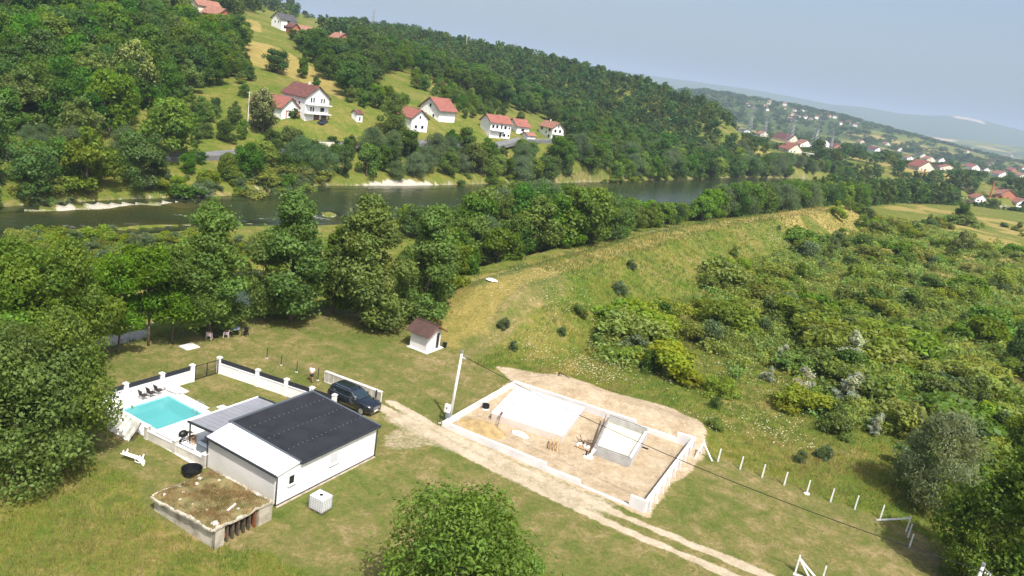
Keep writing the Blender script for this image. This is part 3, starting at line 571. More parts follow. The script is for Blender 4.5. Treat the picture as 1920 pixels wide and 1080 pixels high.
for a in ((-.25, .25, -.2, -.18), (-.25, .25, .18, .2), (-.25, -.23, -.18, .18), (.23, .25, -.18, .18)): MB().box(a[0], a[1], a[2], a[3], .02, .7).build('side', cb, t)
MB().hexa([(-.25, -.2, .7), (.25, -.2, .7), (.25, -.18, .7), (-.25, -.18, .7)], [(-.25, -.42, .8), (.25, -.42, .8), (.25, -.4, .82), (-.25, -.4, .82)]).build('flap', cb, t); MB().box(-.25, .25, -.2, .2, 0, .02).build('base', cb, t)
t = site('storage_box', 34.35, 43.35, .06, 'slate grey storage chest against the pool house wall', 'chest'); MB().box(-.35, .35, -.75, .75, 0, .62).build('body', mat('slate_plastic', (.15, .18, .21), .6, .06, 2), t, .02); MB().box(-.38, .38, -.78, .78, .62, .72).build('lid', mat('slate_plastic', (.15, .18, .21)), t, .02)
t = site('folded_chair_frame', 33.45, 43.9, .06, 'pale folded metal chair frames behind the low garden wall', 'chair frame')
for k in range(4):
    y = k * .3; MB().tube([(-.2, y, .02), (-.1, y + .1, .75), (.2, y + .1, .8), (.3, y, .02)], .02, 5).build('frame_tube', white_p, t); MB().beam((-.12, y + .1, .5), (.25, y + .1, .5), .3, .03).build('seat', white_p, t)
t = site('rubber_tub', 31.75, 41.55, 0, 'round black rubber tub between the old bunker and the grey wall', 'tub')
MB().lathe([(.62, 0), (.70, .5), (.74, .52), (.68, .5), (.6, .06)], 24).build('shell', black, t)
# ------------------------------------------------------------------ overgrown concrete bunker
def bunker():
    t = site('concrete_bunker', 27.1, 33.3, 0, 'old concrete bunker with grass growing on its roof', 'bunker'); Lx, Ly = 4.75, 6.15
    def top(x, y): return 1.12 + .3 * (1 - y / Ly) + .06 * math.sin(x * 2.1 + y)
    def wob(a, b, n, w_, name):
        m = MB(); pts = [(a[0] + (b[0] - a[0]) * i / n, a[1] + (b[1] - a[1]) * i / n) for i in range(n + 1)]; d = Vector((b[0] - a[0], b[1] - a[1])).normalized(); nx, ny = -d.y * w_, d.x * w_
        for i in range(n):
            (x0, y0), (x1, y1) = pts[i], pts[i + 1]; z0 = top(x0, y0) + .05 * math.sin(i * 1.9); z1 = top(x1, y1) + .05 * math.sin((i + 1) * 1.9)
            m.hexa([(x0, y0, -.2), (x1, y1, -.2), (x1 + nx, y1 + ny, -.2), (x0 + nx, y0 + ny, -.2)], [(x0, y0, z0), (x1, y1, z1), (x1 + nx, y1 + ny, z1), (x0 + nx, y0 + ny, z0)])
        m.build(name, conc_o, t)
    wob((.25, Ly), (.25, 0), 16, .25, 'side_wall'); wob((Lx, .3), (Lx, Ly), 12, .25, 'side_wall'); wob((Lx - .3, Ly), (.3, Ly), 8, .22, 'side_wall')
    wob((.25, .02), (.95, .02), 3, .3, 'front_pier'); wob((3.7, .02), (Lx + .05, .02), 4, .3, 'front_pier')
    MB().box(.95, 3.7, .55, .6, 0, 1.2).build('opening_shade', mat('opening_shade', (.03, .026, .02), .95), t)  # near-black sheet behind the beams, stands in for shade in the recessed opening
    for i in range(6): x = 1.2 + i * .44; MB().box(x, x + .13, .1, .32, 0, top(x, 0) - .12).build('beam', rust if i == 5 else wood_d, t)
    MB().box(.98, 1.1, .08, .3, .45, .75).build('red_board', mat('red_painted_board', (.25, .06, .05), .8, .2, 4), t)
    m = MB(); nx, ny = 22, 28; vs = []
    for j in range(ny + 1):
        for i in range(nx + 1):
            x, y = .05 + (Lx - .1) * i / nx, -.02 + (Ly + .04) * j / ny; e_ = min(i, nx - i, j, ny - j)
            vs.append((x + rnd.uniform(-.05, .05), y + rnd.uniform(-.05, .05), top(x, y) + (.06 if e_ == 0 else .10) + .1 * float(vnoise(x, y, .6, 5)) * (e_ > 0)))
    m.add(vs, [(j * (nx + 1) + i, j * (nx + 1) + i + 1, (j + 1) * (nx + 1) + i + 1, (j + 1) * (nx + 1) + i) for j in range(ny) for i in range(nx)])
    m.build('turf_roof', mat('dry_turf', (.19, .15, .065), .95, .25, 1.6, .8, stain=(.10, .10, .035)), t, smooth=True)
    rim = mat('broken_concrete_rim', (.48, .44, .36), .95, .2, 2.2, .6, stain=(.25, .22, .15))
    def rims(a, b, n):
        m = MB(); px_, py_, pw, pz = None, None, None, None; d = Vector((b[0] - a[0], b[1] - a[1])).normalized(); nx, ny = -d.y, d.x
        for i in range(n + 1):
            x, y = a[0] + (b[0] - a[0]) * i / n, a[1] + (b[1] - a[1]) * i / n; w_ = rnd.uniform(.06, .30); z = top(x, y) + rnd.uniform(.04, .12); j = rnd.uniform(-.04, .03)
            cur = [(x - nx * (.07 + j), y - ny * (.07 + j), z - .13), (x + nx * w_, y + ny * w_, z - .13), (x + nx * w_, y + ny * w_, z), (x - nx * (.07 + j), y - ny * (.07 + j), z)]
            if i: m.loft([prev, cur])
            prev = cur
        m.build('roof_rim', rim, t)
    rims((0, Ly), (0, 0), 18); rims((Lx, 0), (Lx, Ly), 18); rims((.1, 0), (Lx - .1, 0), 14); rims((Lx - .1, Ly), (.1, Ly), 14)
    for x, y, s in ((.55, .45, .26), (1.3, 2.2, .12), (3.6, 1.6, .12), (.9, 4.4, .13), (1.5, 4.9, .14), (2.2, 3.4, .1), (2.9, 5.4, .16), (3.4, 5.7, .2), (1.9, 5.8, .15), (4.1, 4.6, .12), (2.6, .8, .13), (1.1, 3.4, .1), (4.3, 3.2, .11), (.6, 5.6, .16)):
        z = top(x, y) + .1; m = MB(); k = 7
        m.loft([[(x + s * q * math.cos(6.283 * a / k) * rnd.uniform(.75, 1.2), y + s * q * math.sin(6.283 * a / k) * rnd.uniform(.75, 1.2), z + zz * s) for a in range(k)] for q, zz in ((.9, -.3), (1, .15), (.55, .55))]); m.build('stone', stone_m, t)
    MB().beam((1.9, 1.0, 1.58), (2.75, 1.25, 1.6), .14, .07).build('stone', stone_m, t)
    return t, Lx, Ly, top
BUNK = bunker()
# ------------------------------------------------------------------ water tank (IBC)
def tank():
    t = site('water_tank', 35.05, 31.95, 0, 'white plastic cube water tank in a wire cage on the grass', 'tank', rot=math.radians(3)); a, b = .52, .6
    for y in (-.5, 0, .5): MB().box(-a - .06, a + .06, y - .06, y + .06, .0, .1).build('pallet_runner', wood, t)
    for x in (-.46, -.23, 0, .23, .46): MB().box(x - .07, x + .07, -b - .05, b + .05, .1, .13).build('pallet_board', wood, t)
    MB().box(-a, a, -b, b, .135, 1.13).build('bottle', plastic, t, .06)
    MB().lathe([(.13, 1.13), (.13, 1.17), (.11, 1.18)], 14).build('lid', black, t)
    g = a + .03; h = b + .03
    for i in range(6):
        z = .16 + i * .19
        for p, q in (((-g, -h), (g, -h)), ((g, -h), (g, h)), ((g, h), (-g, h)), ((-g, h), (-g, -h))): MB().tube([(p[0], p[1], z), (q[0], q[1], z)], .012, 4).build('cage_bar', steel, t)
    for i in range(7):
        x = -g + 2 * g * i / 6; y = -h + 2 * h * i / 6
        for p in ((x, -h), (x, h), (-g, y), (g, y)): MB().tube([(p[0], p[1], .13), (p[0], p[1], 1.12)], .012, 4).build('cage_bar', steel, t)
    MB().box(a + .035, a + .045, -.25, .25, .55, .85).build('label_plate', mat('grey_plate', (.30, .33, .36), .5), t)
tank()
# ------------------------------------------------------------------ black car
def car():
    t = site('parked_car', 47.25, 39.35, 0, 'black estate car with roof rails parked behind the pool house', 'car', rot=math.pi / 2)
    paint = mat('black_car_paint', (.008, .012, .017), .22, .1, 1, spec=.6, coat=.8); chrome = mat('chrome', (.65, .66, .68), .18, .03, 2, metal=.95)
    # local: x 0 (nose) .. 5.1 (tail), y = width.   nose faces away from the person
    def sec(x, hw, zb, zt, tuck): 
        return [(x, -hw * .92, zb), (x, -hw, zb + .22), (x, -hw, zt - .16), (x, -hw * tuck, zt), (x, -hw * .4, zt + .03), (x, hw * .4, zt + .03), (x, hw * tuck, zt), (x, hw, zt - .16), (x, hw, zb + .22), (x, hw * .92, zb)]
    st = [(.0, .74, .42, .80, .86), (.10, .86, .32, .96, .9), (.45, .94, .28, 1.06, .9), (1.0, .97, .28, 1.12, .9), (1.55, .97, .28, 1.18, .93), (2.5, .97, .28, 1.20, .95), (3.6, .97, .28, 1.22, .95), (4.6, .96, .30, 1.22, .94), (4.98, .90, .36, 1.16, .92), (5.1, .82, .45, 1.05, .9)]
    bd = MB().loft([sec(*q) for q in st]).build('body', paint, t, smooth=True)
    def cab(x0, x1, hw, z): return [(x0, -hw, z), (x1, -hw, z), (x1, hw, z), (x0, hw, z)]
    gh = MB(); lv = [(1.50, 4.95, .90, 1.18), (1.95, 4.88, .82, 1.45), (2.38, 4.74, .74, 1.70), (2.62, 4.55, .66, 1.79), (3.0, 4.2, .4, 1.82)]
    gh.loft([[(a, -h, z), (a + .25, -h * 1.0, z), ((a + b_) / 2, -h, z + .005), (b_ - .2, -h, z), (b_, -h * .9, z), (b_ + .02, 0, z), (b_, h * .9, z), (b_ - .2, h, z), ((a + b_) / 2, h, z + .005), (a + .25, h, z), (a, h, z), (a - .08, 0, z)] for a, b_, h, z in lv]); gh.build('cabin', paint, t, smooth=True)
    for s in (-1, 1):
        for x0, x1, x2, x3 in ((1.82, 2.78, 2.80, 2.36), (2.86, 3.72, 3.70, 2.88), (3.80, 4.66, 4.50, 3.80)):
            y0, y1 = s * .905, s * .752
            MB().add([(x0, y0, 1.245), (x1, y0, 1.245), (x2, y1, 1.665), (x3, y1, 1.665), (x0, y0 - s * .03, 1.245), (x1, y0 - s * .03, 1.245), (x2, y1 - s * .03, 1.665), (x3, y1 - s * .03, 1.665)], [(0, 1, 2, 3), (4, 7, 6, 5), (0, 4, 5, 1), (1, 5, 6, 2), (2, 6, 7, 3), (3, 7, 4, 0)]).build('side_window', glass, t)
        MB().tube([(1.62, s * .905, 1.22), (3.2, s * .925, 1.23), (4.75, s * .90, 1.25), (4.55, s * .775, 1.66)], .016, 5).build('chrome_strip', chrome, t)
        MB().tube([(1.70, s * .88, 1.26), (2.34, s * .755, 1.69), (3.4, s * .745, 1.73), (4.5, s * .72, 1.70)], .016, 5).build('chrome_strip', chrome, t)
        MB().tube([(2.55, s * .66, 1.80), (2.7, s * .66, 1.86), (4.3, s * .63, 1.86), (4.5, s * .63, 1.78)], .025, 6).build('roof_rail', chrome, t)
        MB().loft([[(1.95 + a, s * (.92 + y), 1.22 + z) for a, z in ((-.06, -.05), (.06, -.05), (.07, .08), (-.05, .09))] for y in (0, .12, .25)]).build('mirror', paint, t)
        MB().loft([[(.05 + a + dx, s * y, .80 + z) for a, z in ((0, -.09), (.06, -.09), (.10, .08), (.02, .09))] for y, dx in ((.52, 0), (.66, .03), (.82, .12), (.90, .32))]).build('headlight', mat('headlight_glass', (.55, .58, .60), .1, .05, 5, spec=.8), t)
        MB().box(5.06, 5.12, s * .62 - .14, s * .62 + .14, .78, 1.0).build('tail_light', mat('red_lens', (.25, .01, .01), .2), t)
        for x in (.95, 4.05):
            o = MB().tube([(x, s * .74, .37), (x, s * 1.0, .37)], .37, 20).build('wheel', black, t); MB().tube([(x, s * .9, .37), (x, s * 1.012, .37)], .25, 14).build('rim', steel, o)
        MB().box(2.72, 2.9, s * .965, s * .99, 1.02, 1.05).build('door_handle', chrome, t); MB().box(3.62, 3.8, s * .965, s * .99, 1.04, 1.07).build('door_handle', chrome, t)
    MB().add([(1.50, -.74, 1.225), (1.50, .74, 1.225), (2.33, .66, 1.70), (2.33, -.66, 1.70), (1.46, 0, 1.235), (2.27, 0, 1.715)], [(0, 4, 5, 3), (4, 1, 2, 5)]).build('windscreen', mat('blue_glass', (.02, .035, .045), .05, .05, 1, spec=.9), t)
    MB().add([(4.97, -.7, 1.25), (4.97, .7, 1.25), (4.80, .62, 1.66), (4.80, -.62, 1.66)], [(0, 1, 2, 3)]).build('rear_window', glass, t)
    MB().box(-.035, .03, -.45, .45, .58, .86).build('grille', mat('grille_mesh', (.16, .165, .17), .35, .2, 9, metal=.6), t)
    for z in (.66, .77): MB().box(-.055, -.03, -.44, .44, z - .02, z + .02).build('grille_bar', chrome, t)
    m = MB().tube([(-.06, 0, .72), (-.04, 0, .72)], .10, 18).build('round_emblem', chrome, t)
    for k in range(3): a = math.pi / 2 + k * 2.0944; MB().beam((-.068, 0, .72), (-.068, .09 * math.cos(a), .72 + .09 * math.sin(a)), .012, .012).build('emblem_spoke', black, m)
    MB().box(-.03, .0, -.26, .26, .40, .51).build('number_plate', white_p, t); MB().box(-.02, .1, -.7, .7, .30, .36).build('bumper_trim', chrome, t)
    t.rotation_euler = (0, 0, GA + math.pi / 2 + math.radians(3))
    return t
c_ = car(); c_.location = W(49.0, 39.1, .02)
# ------------------------------------------------------------------ white panel gate behind the car
t = site('panel_gate', 50.55, 47.1, 0, 'weathered white panelled gate standing in the grass behind the black car', 'gate', rot=-math.pi / 2 + math.radians(5)); L = 6.75
weath = mat('weathered_white_board', (.60, .57, .50), .8, .12, 1.5)
n = 12
for i in range(n): MB().box(i * L / n + .035, (i + 1) * L / n - .035, -.015, .015, .1, 1.1).build('panel', mat('weathered_cream_board', (.40, .38, .31), .85, .15, 1.5), t)
for z in (.1, 1.13): MB().beam((0, 0, z), (L, 0, z), .09, .09).build('rail', weath, t)
for i in range(n + 1): MB().beam((i * L / n, 0, .06), (i * L / n, 0, 1.1), .05, .06).build('stile', weath, t)
MB().beam((0, .14, 1.18), (L, .14, 1.18), .2, .04).build('cap', weath, t)
MB().beam((L - .5, -.12, 0), (L - .5, -.12, 1.3), .09, .09).build('post', anth, t); MB().beam((L + .03, -.05, 0), (L + .03, -.05, 1.25), .09, .12).build('post', weath, t)
# ------------------------------------------------------------------ thin posts
for k, (u, v, h, lb) in enumerate(((50.25, 54.85, 1.1, 'thin dark fence post farthest from the standing person'), (50.15, 52.65, 1.15, 'thin dark fence post second from the far end of its row'), (50.15, 50.45, 1.2, 'thin dark fence post third from the far end of its row'), (50.35, 47.75, 1.35, 'thin dark fence post right beside the standing person'), (52.2, 34.2, 1.15, 'thin dark stake left of the utility pole at the track'))):
    t = site('fence_post', u, v, 0, lb, 'post', 'thin metal fence posts'); MB().beam((0, 0, -.1), (0, 0, h), .05, .05).build('shaft', dark_m, t); MB().tube([(0, 0, 0), (0, 0, .07)], .13, 8).build('foot', conc, t)
m = MB()
for i in range(36):
    a = i / 35 * 7.0; m.tube([W(50.2, 54.85 - a, .05), W(50.2, 54.85 - a, .85)], .004, 3)
for z in (.1, .35, .6, .85): m.tube([W(50.2, 54.85, z), W(50.2, 47.85, z)], .005, 3)
o = m.build('wire_mesh', dark_m); tag(o, 'fine wire mesh strung between the thin dark posts', 'wire fence')
# ------------------------------------------------------------------ transformer hut
def hut():
    t = site('utility_hut', 65.0, 45.75, 0, 'small grey block utility hut with brown ribbed gable roof', 'hut'); Lx, Ly = 2.6, 2.35
    m = MB()
    for k in range(10):
        z0, z1 = k * .21, (k + 1) * .21 - .018; m.box(0, Lx, 0, Ly, z0 - (.2 if k == 0 else 0), z1)
        m.box(.012, Lx - .012, .012, Ly - .012, z1, z1 + .018)
    m.build('wall', conc_w, t)
    for y in (0.01, Ly - .13): MB().add([(0, y, 2.09), (Lx, y, 2.09), (Lx / 2, y, 2.95), (0, y + .12, 2.09), (Lx, y + .12, 2.09), (Lx / 2, y + .12, 2.95)], [(0, 1, 2), (5, 4, 3), (0, 3, 4, 1), (1, 4, 5, 2), (2, 5, 3, 0)]).build('gable', conc_w, t)
    brown = mat('brown_ribbed_sheet', (.085, .05, .042), .5, .12, 2, spec=.4)
    for s in (-1, 1):
        m = MB(); n = 18; x0 = Lx / 2; x1 = Lx / 2 + s * (Lx / 2 + .5); z0, z1 = 3.05, 1.98
        for i in range(n):
            ya = -.5 + i * (Ly + 1.0) / n; yb = ya + (Ly + 1.0) / n * .45; yc = ya + (Ly + 1.0) / n
            for p, q, h in ((ya, yb, .055), (yb, yc, 0)): m.hexa([(x0, p, z0), (x1, p, z1), (x1, q, z1), (x0, q, z0)], [(x0, p, z0 + .03 + h), (x1, p, z1 + .03 + h), (x1, q, z1 + .03 + h), (x0, q, z0 + .03 + h)])
        m.build('roof_slope', brown, t)
    MB().beam((Lx / 2, -.5, 3.14), (Lx / 2, Ly + .5, 3.14), .2, .06).build('ridge_cap', brown, t)
    for s in (-1, 1): MB().beam((Lx / 2, -.52, 3.04), (Lx / 2 + s * (Lx / 2 + .5), -.52, 1.98), .04, .16).build('bargeboard', mat('rust_red_board', (.16, .07, .05), .8), t)
    MB().box(-.35, Lx + .4, -.4, Ly + .2, -.15, .06).build('footing', conc, t)
    MB().box(1.8, 2.3, -.02, .02, .1, 1.9).build('door', dark_m, t)
hut()
t = site('black_bucket', 68.1, 45.4, .02, 'small black bucket beside the utility hut', 'bucket'); MB().lathe([(.2, 0), (.28, .55), (.3, .56), (.24, .5), (.18, .05)], 14).build('shell', black, t)
# ------------------------------------------------------------------ utility poles and cable
def pole(loc, h, label, r0=.16, r1=.11, lean=(0, 0)):
    t = empty('utility_pole', loc, GA, label, 'pole'); MB().tube([(0, 0, -.3), (lean[0] * .5, lean[1] * .5, h / 2), (lean[0], lean[1], h)], [r0, (r0 + r1) / 2, r1], 12).build('shaft', conc_w, t, smooth=True)
    x, y = lean
    MB().tube([(x, y, h - .12), (x, y, h + .06)], r1 + .03, 10).build('cap', steel, t)
    MB().beam((x, y, h - .2), (x - .1, y - .55, h - .45), .06, .06).build('bracket', steel, t)
    for k in range(3): MB().lathe([(.03, h - .58), (.055, h - .5), (.03, h - .42)], 8, (x - .05 - .02 * k, y - .2 - .14 * k)).build('insulator', conc_w, t)
    return t
p_ = W(53.05, 33.75, 0); t = pole(p_, 7.1, 'pale concrete utility pole with meter boxes at the building site corner', lean=(.0, -.35))
MB().cbox(-.28, .18, 1.05, .26, .5, .75).build('meter_box', plastic, t); MB().cbox(-.30, .02, .45, .24, .36, .55).build('meter_box', mat('grey_box', (.2, .22, .25), .6), t); MB().cbox(-.43, .18, 1.42, .03, .1, .14).build('meter_window', black, t)
MB().tube([(.18, .1, 0), (.16, .02, 3.5), (.12, -.3, 7.0)], .025, 5).build('down_cable', black, t)
q2 = tuple(flat(1780, 1230, 0)); t = pole((q2[0], q2[1], 0), 6.9, 'slim metal utility pole rising at the bottom right corner', .13, .09)
p0 = Vector(W(53.05, 33.3, 6.75)); p1 = Vector((q2[0] + .1, q2[1] - .2, 6.5)); pts = []
for i in range(41): a = i / 40; p = p0.lerp(p1, a); p.z -= 4 * 1.1 * a * (1 - a); pts.append(p)
tag(MB().tube(pts, .028, 5).build('power_cable', black), 'dark sagging power cable crossing above the building site', 'cable')
# ------------------------------------------------------------------ walled building site
def wall_seg(t, a, b, z0, z1, name='wall_section', th=.24, zb=-.3, mt=conc_w):
    d = Vector((b[0] - a[0], b[1] - a[1])).normalized(); nx, ny = -d.y * th / 2, d.x * th / 2
    f = lambda p, z, s: (p[0] + s * nx, p[1] + s * ny, z)
    o = MB().hexa([f(a, zb, -1), f(b, zb, -1), f(b, zb, 1), f(a, zb, 1)], [f(a, z0, -1), f(b, z1, -1), f(b, z1, 1), f(a, z0, 1)]).build(name, mt, t)
    MB().hexa([f(a, z0 + .001, -.97), f(b, z1 + .001, -.97), f(b, z1 + .001, .97), f(a, z0 + .001, .97)], [f(a, z0 + .02, -.95), f(b, z1 + .02, -.95), f(b, z1 + .02, .95), f(a, z0 + .02, .95)]).build('screed_top', white, o)
    return o
O = (51.9, 14.1)
def loc(u, v): return (u - O[0], v - O[1])
t = site('site_wall', O[0], O[1], 0, 'low pale concrete wall enclosing the sandy building site', 'wall')
wall_seg(t, loc(51.9, 33.45), loc(52.0, 22.95), .52, .72); wall_seg(t, loc(52.0, 22.94), loc(52.1, 19.7), .36, .46); wall_seg(t, loc(52.1, 19.69), loc(52.2, 15.35), .06, .10); wall_seg(t, loc(52.2, 15.34), loc(52.2, 14.0), 1.0, 1.05)
wall_seg(t, loc(51.78, 33.55), loc(65.1, 34.0), .5, .55); wall_seg(t, loc(65.2, 34.1), loc(66.1, 20.5), .58, .85, zb=-.3); wall_seg(t, loc(66.1, 20.49), loc(66.5, 16.4), .45, .5); wall_seg(t, loc(66.5, 16.39), loc(66.6, 14.9), 1.05, 1.1)
wall_seg(t, loc(52.35, 14.05), loc(66.7, 14.8), 1.05, 1.12)
for i in range(9):
    u = 52.7 + i * 1.72; v = 14.0 + (u - 52.35) / 14.35 * .75; x, y = loc(u, v)
    MB().hexa([(x - .07, y - .42, -.1), (x + .07, y - .42, -.1), (x + .07, y - .1, -.1), (x - .07, y - .1, -.1)], [(x - .07, y - .16, .85), (x + .07, y - .16, .85), (x + .07, y - .1, .9), (x - .07, y - .1, .9)]).build('buttress', conc, t)
slab_pts = [(56.5, 31.35), (63.6, 32.9), (64.75, 25.6), (57.6, 24.3)]
t = site('foundation_slab', 57, 28, 0, 'bright white foundation slab raised in the middle of the building site', 'slab'); P = [(u - 57, v - 28) for u, v in slab_pts]
MB().prism(P, -.3, .66).build('base', mat('pink_concrete', (.56, .49, .43), .92, .1, .7, .2), t); MB().prism([(x * 1.008, y * 1.008) for x, y in P], .661, .80).build('top', white, t)
for u, v in ((58.1, 30.2), (57.4, 27.6), (58.0, 25.4), (57.6, 29.2)): MB().tube([(u - 57, v - 28, .8), (u - 57, v - 28, 1.05)], .015, 5).build('rebar', rust, t)
t = site('black_hose', 58.5, 31.2, .8, 'thin dark hose curled on the white foundation slab', 'hose'); MB().tube([(-.6, -.05, -.05), (-.1, -.25, .03), (.5, -.45, .03), (1.0, -.4, .03), (1.6, -.05, .03)], .03, 6).build('hose_pipe', anth, t)
# block cellar
blk = mat('grey_block', (.42, .41, .395), .92, .12, 1.5, .3)
def blockwall(t, a, b, zb, zt, n):
    for k in range(n):
        z0 = zb + (zt - zb) * k / n; z1 = zb + (zt - zb) * (k + 1) / n - .035
        d = Vector((b[0] - a[0], b[1] - a[1])); Ln = d.length; d.normalize(); nx, ny = -d.y * .12, d.x * .12
        m = MB(); m.hexa([(a[0] - nx, a[1] - ny, z0), (b[0] - nx, b[1] - ny, z0), (b[0] + nx, b[1] + ny, z0), (a[0] + nx, a[1] + ny, z0)], [(a[0] - nx, a[1] - ny, z1), (b[0] - nx, b[1] - ny, z1), (b[0] + nx, b[1] + ny, z1), (a[0] + nx, a[1] + ny, z1)]); m.build('block_course', blk, t)
        m = MB(); nx *= .8; ny *= .8; m.hexa([(a[0] - nx, a[1] - ny, z1), (b[0] - nx, b[1] - ny, z1), (b[0] + nx, b[1] + ny, z1), (a[0] + nx, a[1] + ny, z1)], [(a[0] - nx, a[1] - ny, z1 + .035), (b[0] - nx, b[1] - ny, z1 + .035), (b[0] + nx, b[1] + ny, z1 + .035), (a[0] + nx, a[1] + ny, z1 + .035)]); m.build('mortar_joint', mat('dark_mortar', (.22, .21, .20), .95), t)
t = site('block_cellar', 58.2, 17.9, 0, 'open grey block cellar with pale yellow floor inside the building site', 'cellar')
blockwall(t, (0, 0), (-.3, 3.2), -.1, .95, 6); blockwall(t, (6.7, 1.0), (6.5, 4.9), -.1, 1.05, 6); blockwall(t, (.14, 0.0), (6.6, .95), -.1, .70, 5); blockwall(t, (-.15, 3.3), (6.4, 4.95), -.1, .80, 5)
MB().prism([(.1, .1), (6.6, 1.0), (6.4, 4.8), (-.2, 3.2)], -.1, .30).build('floor', mat('pale_yellow_board', (.70, .66, .46), .85, .06, 2), t)
MB().beam((6.5, 1.0, .76), (.3, .08, .76), .26, .1).build('ring_beam', conc_w, t)
MB().beam((-.9, 3.35, .35), (6.3, 5.2, .98), .05, .3).build('formwork_board', wood, t)
t = site('concrete_footing', 57.0, 21.3, 0, 'small white concrete footing with a steel post beside the block cellar', 'footing'); MB().box(-.25, .2, -.45, .35, -.1, .12).build('pad', white, t); MB().tube([(0, .2, .1), (0, .2, .55)], .09, 8).build('stub', dark_m, t); MB().beam((.1, -.1, .1), (1.2, -.2, .8), .3, .12).build('brace', conc, t)
t = site('rubble_pallet', 58.6, 22.35, 0, 'wooden pallet heaped with dark branches and block rubble', 'pallet')
for x in (-.6, 0, .6): MB().box(x - .05, x + .05, -.75, .75, 0, .1).build('runner', wood, t)
for i in range(7): y = -.7 + i * .22; MB().box(-.75, .75, y, y + .14, .1, .13).build('board', wood_n, t)
for i in range(10):
    x, y = rnd.uniform(-.6, -.1), rnd.uniform(-.6, .6); s = rnd.uniform(.12, .2); MB().hexa([(x - s, y - s * .6, .13), (x + s, y - s * .5, .13), (x + s, y + s * .6, .13), (x - s, y + s * .5, .13)], [(x - s, y - s * .6, .13 + s), (x + s, y - s * .5, .16 + s), (x + s * .9, y + s * .6, .13 + s), (x - s, y + s * .5, .15 + s)]).build('rubble_block', conc_w, t)
for i in range(26):
    a = Vector((rnd.uniform(.0, .8), rnd.uniform(-.7, .7), .14)); b = a + Vector((rnd.uniform(-.5, .5), rnd.uniform(-.5, .5), rnd.uniform(.2, .6))); MB().tube([a, (a + b) / 2 + Vector((0, 0, .1)), b], .03, 5).build('branch', wood_d if i % 3 else wood, t)
t = site('white_sack', 59.7, 21.65, 0, 'round white sack beside the rubble pallet', 'sack'); MB().loft([[(r * math.cos(a) * (1 + .1 * math.sin(3 * a)), r * math.sin(a), z) for a in np.linspace(0, 6.283, 11)[:-1]] for r, z in ((.2, 0), (.32, .15), (.33, .35), (.2, .55), (.06, .62))]).build('bag', plastic, t, smooth=True)
t = site('timber_trestle', 56.4, 24.1, 0, 'small heap of fresh timber trestle frames by the foundation slab', 'trestle', rot=.4)
for k in range(3):
    y = k * .3
    for x in (-.6, .5): MB().beam((x - .12, y, 0), (x, y + .05, .62), .07, .05).build('leg', wood_n, t); MB().beam((x + .14, y + .1, 0), (x, y + .05, .62), .07, .05).build('leg', wood_n, t)
    MB().beam((-.75, y + .05, .64), (.7, y + .05, .64), .1, .06).build('top_rail', wood_n, t)
t = site('black_drum', 58.05, 33.0, 0, 'open round black pipe section standing inside the site wall', 'pipe'); MB().lathe([(.36, 0), (.36, .5), (.31, .5), (.31, .05)], 20).build('shell', black, t); MB().lathe([(.372, 0), (.372, .16), (.3725, .16)], 20).build('white_band', plastic, t)
t = site('sand_heap', 54.4, 30.9, 0, 'heap of ochre sand raked along the front site wall', 'sand heap'); m = MB(); n = 40; vs = []; sm = mat('heaped_sand', (.36, .26, .12), .95, .2, 1.4, .5)
for j in range(n + 1):
    for i in range(n + 1):
        x, y = -1.6 + 3.2 * i / n, -3 + 5.6 * j / n; r = math.hypot(x / 1.5, y / 2.6); h = max(0, 1 - r) * .75 + .16 * float(vnoise(x * 3, y, .4, 3)) * max(0, 1 - r * r)
        vs.append((x, y, h - .05))
m.add(vs, [(j * (n + 1) + i, j * (n + 1) + i + 1, (j + 1) * (n + 1) + i + 1, (j + 1) * (n + 1) + i) for j in range(n) for i in range(n)]); m.build('heap', sm, t, smooth=True)
t = site('shovel', 55.9, 30.0, .28, 'shovel with dark shaft stuck in the ochre sand heap', 'shovel'); MB().tube([(-.6, -.1, -.1), (.35, .25, .75)], .03, 6).build('shaft', wood_d, t); MB().hexa([(.33, .12, .72), (.40, .38, .74), (.40, .4, .78), (.33, .14, .76)], [(.62, .16, .88), (.7, .42, .9), (.7, .44, .94), (.62, .18, .92)]).build('blade', rust, t)
t = site('lime_patch', 56.1, 27.85, 0, 'spilt white lime on the sand before the foundation slab', 'lime'); MB().loft([[(r * .55 * math.cos(a) * (1 + .2 * math.sin(3 * a + 1)), r * math.sin(a) * (1 + .15 * math.sin(2 * a)), z) for a in np.linspace(0, 6.283, 17)[:-1]] for r, z in ((1.0, -.02), (.8, .05), (.4, .1))]).build('heap', white, t, smooth=True)
t = site('iron_bar', 62.8, 18.3, 0.02, 'short dark iron bar lying on the sand right of the cellar', 'bar'); MB().beam((0, -.5, .05), (-.05, .5, .05), .12, .08).build('shaft', dark_m, t)
t = site('corrugated_pipe', 70.6, 31.4, h1(*W(70.6, 31.4)[:2]), 'bent black pipe end poking from the sand behind the site wall', 'pipe'); MB().tube([(0, .2, -.1), (0, .15, .35), (.1, -.2, .3), (.15, -1.1, .08)], [.1, .1, .05, .03], 8).build('pipe_run', black, t)
